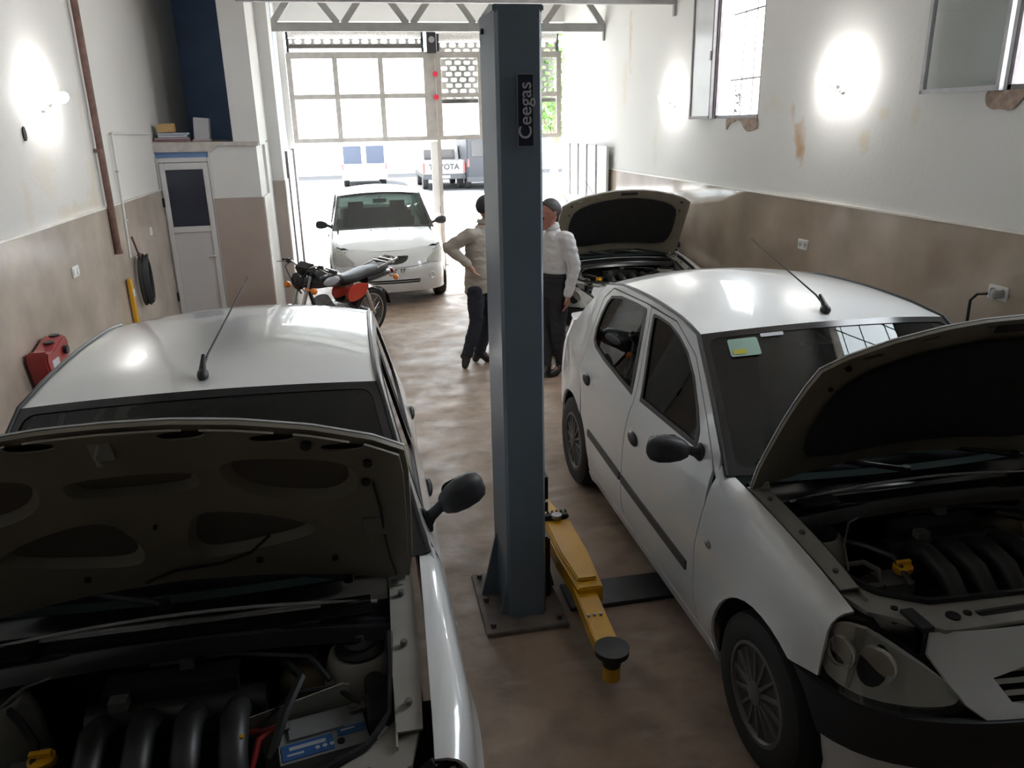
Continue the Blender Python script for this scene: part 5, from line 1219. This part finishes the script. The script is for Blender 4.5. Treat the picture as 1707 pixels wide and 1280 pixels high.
def person(label, loc, J, face, M_skin, M_shirt, M_tr, M_shoe, M_hair, hands, belt):
    """J: joints in room space relative to loc; face: unit vector the head looks along"""
    root = thing('person', label, 'person', loc)
    f = Vector(face).normalized(); sd = Vector((-f.y, f.x, 0)).normalized(); up = Vector((0, 0, 1))
    h = Vector(J['head'])
    V = {}; E = []
    def add(n_, p, r, to=None):
        V[n_] = (tuple(p), r)
        if to: E.append((to, n_))
    add('pel', J['pel'], .075); add('sp', J['sp'], .075, 'pel'); add('ch', J['ch'], .075, 'sp'); add('nb', J['nb'], .06, 'ch')
    add('nt', h - up * .095 - f * .012, .052, 'nb'); add('jaw', h - up * .055 + f * .015, .066, 'nt'); add('skull', h + up * .03 - f * .008, .092, 'jaw'); add('crown', h + up * .085 - f * .015, .066, 'skull')
    add('chin', h - up * .088 + f * .065, .026, 'jaw'); add('brow', h + up * .022 + f * .062, .045, 'skull'); add('nose0', h - up * .0 + f * .096, .016, 'brow'); add('nose1', h - up * .028 + f * .112, .014, 'nose0')
    for s, c in ((1, 'L'), (-1, 'R')):
        add('ear' + c, h + sd * s * .088 - f * .005, .014, 'skull'); add('ear2' + c, h + sd * s * .092 - f * .012 + up * .03, .016, 'ear' + c)
        add(c + 'sh', J[c + 'sh'], .045, 'ch'); add(c + 'el', J[c + 'el'], .04, c + 'sh'); add(c + 'wrist', J[c + 'wr'], .026, c + 'el')
        hand(V, E, c, J[c + 'wr'], *hands[c])
        add(c + 'hip', J[c + 'hip'], .06, 'pel'); add(c + 'kn', J[c + 'knee'], .05, c + 'hip') if False else None
        V[c + 'knee'] = (J[c + 'knee'], .05); E.append((c + 'hip', c + 'knee')); V[c + 'an'] = (J[c + 'an'], .035); E.append((c + 'knee', c + 'an')); V[c + 'ft'] = (tuple(Vector(J[c + 'an']).lerp(Vector(J[c + 'toe']), .7)), .03); E.append((c + 'an', c + 'ft'))
    skin('body', V, E, M_skin, root, 'pel', 2, .006)
    e = MB()
    for s in (1, -1):
        MB().sphere(h + sd * s * .033 + f * .088 + up * .014, .011, 10, 8).build('eye', mat('eye_dark', (.04, .03, .025), .2), root)
    MB().sphere(h - up * .058 + f * .088, .026, 12, 6, (1, 1, .25)).build('lips', mat('lip_skin', (.28, .13, .11), .5), root)
    # hair: cap over the skull
    hc = h + up * .052 - f * .018
    hb = MB(); q = Vector((f.x, f.y, 0)).normalized().to_track_quat('X', 'Z').to_matrix()
    base = MB().sphere((0, 0, 0), .108, 22, 14, (1.0, .90, 1.0))
    keep = [v for v in base.v]
    vs = []
    for x, y, z in base.v:
        lim = -.07 if x < -.02 else (-.07 + (x + .02) / .10 * .125)
        zz = max(z, lim); k = 1 if zz == z else .96
        vs.append(hc + q @ Vector((x * k, y * k, zz)))
    hb.add(vs, base.f).build('hair', M_hair, root, 60)
    # shirt
    V = {}; E = []
    sw = (Vector(J['Lsh']) - Vector(J['Rsh'])); sw.z = 0; sw.normalize(); fw = Vector((-sw.y, sw.x, 0))
    rg = lambda p, a, d: (tuple(p), tuple(sw * a), tuple(fw * d))
    pe, spn, ch, nb = (Vector(J[k_]) for k_ in ('pel', 'sp', 'ch', 'nb'))
    rs = ([rg(pe + up * .04, .135, .105), rg(pe + up * .12, .160, .125)] if belt else [rg(pe - up * .12, .180, .145), rg(pe + up * .02, .176, .140)])
    rs += [rg(spn, .165, .128), rg(ch, .182, .130), rg(ch + up * .07, .180, .118), rg(nb - up * .035, .10, .085), rg(nb + up * .01, .066, .066)]
    for c in 'LR':
        sh = Vector(J[c + 'sh']); el = Vector(J[c + 'el']); wr = Vector(J[c + 'wr'])
        V[c + 's'] = (tuple(sh), .074); V[c + 'i'] = (tuple(sh.lerp(nb - up * .08, .4)), .07); E.append((c + 'i', c + 's')); add(c + 'm', sh.lerp(el, .5), .07, c + 's'); add(c + 'e', el, .062, c + 'm'); add(c + 'f', el.lerp(wr, .5), .055, c + 'e'); add(c + 'w', el.lerp(wr, .95), .045, c + 'f')
    so = skin('shirt', V, E, M_shirt, root, 'w', 2, .012, .009, rs)
    MB().lathe([(.066, 0), (.075, .0), (.068, .04), (.060, .04)], Vector(J['nb']) + up * .015 + f * .006, 'z', 18, Matrix.Rotation(.2, 3, sd)).build('collar', M_shirt, root)
    # trousers
    V = {}; E = []
    rs = [rg(pe - up * .10, .165, .125), rg(pe, .170, .130), rg(pe + up * .135, .168, .134)] if belt else [rg(pe - up * .10, .160, .120), rg(pe, .160, .122), rg(pe + up * .08, .150, .115)]
    for c in 'LR':
        hp, kn, an = Vector(J[c + 'hip']), Vector(J[c + 'knee']), Vector(J[c + 'an'])
        V[c + 'h'] = (tuple(hp - up * .04), .098); add(c + 't', hp.lerp(kn, .55), .087, c + 'h'); add(c + 'k', kn, .072, c + 't'); add(c + 'c', kn.lerp(an, .5), .068, c + 'k'); add(c + 'a', kn.lerp(an, .93), .062, c + 'c')
    skin('trousers', V, E, M_tr, root, 'p', 2, .012, .008, rs)
    if belt: MB().lathe([(.163, -.016), (.176, -.016), (.176, .016), (.163, .016)], (0, 0, 0), 'z', 24).xf(Matrix.Translation(pe + up * .125) @ Matrix((sw, fw, up)).transposed().to_4x4() @ Matrix.Diagonal((1, .80, 1, 1))).build('belt', M_blk, root)
    for c in 'LR':
        an, to = Vector(J[c + 'an']), Vector(J[c + 'toe']); d = (to - an); hl = an - Vector((d.x, d.y, 0)).normalized() * .035 if Vector((d.x, d.y, 0)).length > .02 else an
        V = {}; E = []
        add('a', an + up * .02, .047); low = Vector((hl.x, hl.y, max(.035, to.z))) if J.get(c + 'flat', True) else an - d.normalized() * .0
        add('heel', low if J.get(c + 'flat', True) else an + J[c + 'heel'], .040, 'a'); add('mid', an.lerp(to, .55) if not J.get(c + 'flat', True) else Vector((an.x, an.y, .042)).lerp(Vector((to.x, to.y, .042)), .5), .045, 'a')
        add('toe', to if not J.get(c + 'flat', True) else Vector((to.x, to.y, .036)), .037, 'mid')
        skin('shoe', V, E, M_shoe, root, 'a', 2, .007)
    return root
M_sk = mat('skin_tan', (.34, .19, .13), .5, var=.08, scale=12); M_sk2 = mat('skin_ruddy', (.36, .16, .12), .5, var=.08, scale=12)
M_hr = mat('hair_black', (.022, .021, .022), .6, var=.3, scale=40); M_hr2 = mat('hair_dark_grey', (.05, .047, .046), .6, var=.3, scale=40)
def cloth(name, c, sc=7): return mat(name, c, .85, var=.10, scale=sc, bump=.7, bscale=11, stretch=(1, 1, 2.2))
M_shoe = mat('shoe_black', (.018, .017, .016), .45)
J1 = dict(pel=(0, 0, .90), sp=(.0, 0, 1.10), ch=(.015, .01, 1.30), nb=(.06, .01, 1.46), head=(.11, .02, 1.60),
          Rsh=(-.10, -.14, 1.385), Rel=(-.32, -.12, 1.27), Rwr=(-.13, -.20, 1.10), Lsh=(.16, .15, 1.385), Lel=(.27, .20, 1.12), Lwr=(.42, .12, 1.0),
          Rhip=(-.05, -.08, .86), Rknee=(-.06, -.10, .49), Ran=(-.17, -.10, .13), Rtoe=(-.20, -.14, .035), Rflat=False, Rheel=Vector((-.03, .02, -.01)),
          Lhip=(.07, .07, .86), Lknee=(.11, .05, .49), Lan=(-.02, .06, .10), Ltoe=(.15, .03, .04))
person('man in a beige-grey shirt and dark trousers, hand on hip, left of the lift column', (1.19, 7.93, 0), J1, (.9, .45, -.1), M_sk, cloth('shirt_beige_grey', (.36, .325, .28)), cloth('trousers_navy', (.022, .026, .038)), M_shoe, M_hr,
       {'R': ((.5, -.25, -.75), (.9, .3, .2), (.3, .9, 0), .5), 'L': ((.7, -.3, -.3), (0, 0, -1), (-.3, -.9, 0), .6)}, False)
J2 = dict(pel=(0, 0, .90), sp=(.0, 0, 1.10), ch=(.01, 0, 1.30), nb=(-.02, 0, 1.455), head=(-.06, -.01, 1.585),
          Lsh=(.08, -.16, 1.38), Lel=(.15, -.19, 1.12), Lwr=(.08, -.20, .84), Rsh=(-.05, .17, 1.38), Rel=(-.12, .22, 1.12), Rwr=(-.22, .18, .92),
          Lhip=(.02, -.09, .86), Lknee=(.01, -.10, .48), Lan=(.05, -.05, .10), Ltoe=(-.08, -.14, .04), Rhip=(-.04, .09, .86), Rknee=(-.10, .03, .48), Ran=(-.12, -.10, .10), Rtoe=(-.22, -.22, .04))
person('man in a white shirt and dark trousers, standing right of the lift column', (1.87, 7.42, 0), J2, (-.93, -.3, -.35), M_sk2, cloth('shirt_white', (.62, .62, .63)), cloth('trousers_black', (.02, .02, .026)), M_shoe, M_hr2,
       {'L': ((-.12, -.05, -1), (-.9, .3, 0), (-.5, -.8, 0), .5), 'R': ((-.5, -.1, -.8), (-.6, 0, -.5), (-.5, -.8, 0), .5)}, True)
# ------------------------------------------------------------------ outside
M_pave = mat('street_paving', (.60, .58, .55), .8, var=.1, scale=2)
struct(MB().box2((-40, YG + .1, -.2), (45, 28.2, -.02)).build('street_pavement', M_pave))
struct(MB().box2((-40, 28.2, -.2), (45, 28.5, .10)).build('street_kerb', mat('kerb_stone', (.6, .59, .57), .8, var=.1)))
struct(MB().box2((-40, 28.5, -.2), (45, 70, -.06)).build('street_road', mat('asphalt_in_shade', (.012, .0135, .017), .85, var=.2, scale=4)))  # tree shade over the road is put into its near-black colour
struct(MB().box2((XR + .22, -20, -.2), (45, YG + .1, -.02)).build('yard_ground', M_pave))
M_fac = mat('facade_pale', (.66, .64, .60), .8, var=.06)
fa = struct(MB().box2((-30, 46, -.2), (40, 47, 6.5)).build('facade_opposite', M_fac))
# pickup seen from behind, its paint darkened to stand in for shade
pk = thing('pickup_truck', 'white pickup truck with lettered tailgate parked across the street', 'pickup', (3.66, 33, -.06))
MB().box2((-.86, 0, .62), (.86, .07, 1.14)).build('tailgate', mat('pickup_shaded_white', (.13, .13, .128), .4, coat=.3), pk, bevel=.02)
lt = obj('lettering', text_mesh('TOYOTA', .30, .004, .006), mat('letter_black', (.008, .008, .009), .5), pk); lt.matrix_local = Matrix.Translation((0, -.012, .90)) @ Matrix.Rotation(R90, 4, 'X')
for s in (-1, 1):
    MB().box2((s * .80, 0, .62), (s * .88, 1.6, 1.14)).build('bed_side', mat('pickup_shaded_white', (.13, .13, .128), .4, coat=.3), pk, bevel=.02)
    MB().box2((s * .86, -.02, .70), (s * .78, .03, 1.05)).build('tail_lamp', mat('red_lens', (.35, .01, .01), .25), pk)
    for y in (.75, 3.5): MB().lathe([(.18, -.1), (.34, -.11), (.36, 0), (.34, .11), (.18, .1)], (s * .74, y, .36), 'x', 20).build('wheel', M_tyre, pk)
MB().box2((-.85, 0, .45), (.85, 4.6, .62)).build('chassis', M_blk, pk)
MB().prism([(1.65, .62), (4.6, .62), (4.6, .95), (3.6, 1.08), (3.05, 1.66), (1.9, 1.70), (1.65, 1.1)], 1.66, (-.83, 0, 0), ((0, 1, 0), (0, 0, 1)), (1, 0, 0)).build('cab', mat('pickup_shaded_white', (.13, .13, .128), .4, coat=.3), pk, bevel=.03)
MB().box2((-.65, 1.62, 1.16), (.65, 1.74, 1.55)).build('rear_window', M_blkg, pk)
MB().box2((-.88, -.12, .42), (.88, .0, .58)).build('rear_bumper', M_bump, pk, bevel=.02)
MB().box2((-.22, -.13, .47), (.22, -.12, .57)).build('number_plate', mat('plate_white', (.7, .7, .68), .4), pk)
# dark van beside it
vn = thing('van', 'dark blue van parked beside the white pickup across the street', 'van', (5.45, 32.6, -.06))
M_nv = mat('van_navy_in_shade', (.004, .0055, .010), .5)  # near-black: the shade over the street is put into the paint
MB().prism([(0, .35), (4.2, .35), (4.2, 1.0), (3.7, 1.3), (3.2, 2.1), (.1, 2.15), (0, 1.9)], 1.8, (-.9, 0, 0), ((0, 1, 0), (0, 0, 1)), (1, 0, 0)).build('body', M_nv, vn, bevel=.05)
MB().box2((-.7, -.02, 1.3), (.7, .02, 1.9)).build('rear_window', M_blkg, vn)
MB().box2((-.92, -.10, .30), (.92, .02, .50)).build('rear_bumper', M_bump, vn, bevel=.02)
for s in (-1, 1):
    for y in (.8, 3.3): MB().lathe([(.18, -.1), (.32, -.11), (.34, 0), (.32, .11), (.18, .1)], (s * .78, y, .34), 'x', 20).build('wheel', M_tyre, vn)
    MB().box2((s * .88, -.03, .9), (s * .80, .02, 1.2)).build('tail_lamp', mat('red_lens', (.35, .01, .01), .25), vn)
# pale minibus further left
tk = thing('minibus', 'pale minibus with two bluish rear windows across the street', 'minibus', (.5, 36, -.06))
M_tp = mat('minibus_pale', (.66, .67, .69), .5)
MB().prism([(0, .35), (4.6, .35), (4.6, 1.1), (4.2, 1.5), (3.9, 2.2), (.12, 2.25), (0, 2.0)], 1.96, (-.98, 0, 0), ((0, 1, 0), (0, 0, 1)), (1, 0, 0)).build('body', M_tp, tk, bevel=.06)
for x0 in (-.88, .10): MB().box2((x0, -.02, 1.0), (x0 + .78, .02, 1.75)).build('rear_window', mat('bluish_glass', (.02, .03, .055), .3), tk, bevel=.008)
MB().box2((-.98, -.10, .32), (.98, .02, .52)).build('rear_bumper', M_tp, tk, bevel=.02)
for s in (-1, 1):
    MB().box2((s * .97, -.02, .75), (s * .91, .02, 1.0)).build('tail_lamp', mat('red_lens', (.35, .01, .01), .25), tk)
    for y in (.9, 3.6): MB().lathe([(.18, -.1), (.32, -.11), (.34, 0), (.32, .11), (.18, .1)], (s * .82, y, .34), 'x', 20).build('wheel', M_tyre, tk)
# street tree and shrub by the window
def foliage(name, c, r, n_, size, m_, parent, seed):
    rnd = random.Random(seed); b = MB()
    for i in range(n_):
        d = Vector((rnd.gauss(0, 1), rnd.gauss(0, 1), rnd.gauss(0, 1))).normalized() * (rnd.random() ** .4)
        p = Vector(c) + Vector((d.x * r[0], d.y * r[1], d.z * r[2])); q = Matrix.Rotation(rnd.random() * 6.3, 3, Vector((rnd.gauss(0, 1), rnd.gauss(0, 1), rnd.gauss(0, 1))).normalized())
        s_ = size * (.6 + .8 * rnd.random())
        b.add([p + q @ Vector(v) * s_ for v in ((-.5, 0, 0), (0, -.22, .06), (.5, 0, 0), (0, .22, .06))], [(0, 1, 2, 3)])
    o = b.build(name, m_, parent, 0); o['kind'] = 'stuff'; return o
M_leafg = mat('leaf_green', (.10, .20, .04), .6, var=.4, scale=3); M_bark = mat('bark', (.22, .16, .12), .9, var=.3, scale=12, bump=.8)
tr = thing('street_tree', 'leafy street tree with slanting bare trunk beyond the gate', 'tree', (6.3, 25.7, -.04))
MB().tube([(0, 0, 0), (.12, 0, .7), (.22, .0, 1.5), (.25, 0, 2.4), (.2, 0, 3.2)], [.17, .14, .12, .11, .08], 10).build('trunk', M_bark, tr)
MB().tube([(.22, 0, 1.9), (-.2, .1, 2.6), (-.6, .1, 3.2)], [.06, .045, .03], 8).build('branch', M_bark, tr)
foliage('foliage', (.1, 0, 3.6), (1.5, 1.3, 1.7), 1500, .28, M_leafg, tr, 3)
sh = thing('shrub', 'green shrub growing outside the narrow right wall window', 'shrub', (4.40, 8.95, -.02))
MB().tube([(0, 0, 0), (.03, .02, 1.3), (-.02, .1, 2.5), (-.05, .15, 2.8)], [.05, .035, .02, .01], 8).build('stem', M_bark, sh)
foliage('foliage', (-.05, .1, 2.48), (.20, .24, .38), 320, .07, mat('leaf_silhouette', (.012, .02, .008), .7), sh, 5)  # leaves near-black: backlighting put into the colour, to read as a silhouette
struct(MB().box2((7.5, -6, -.2), (7.7, 6.2, 2.9)).build('wall_neighbour', mat('neighbour_brick', (.45, .32, .26), .8, var=.15, scale=5)))
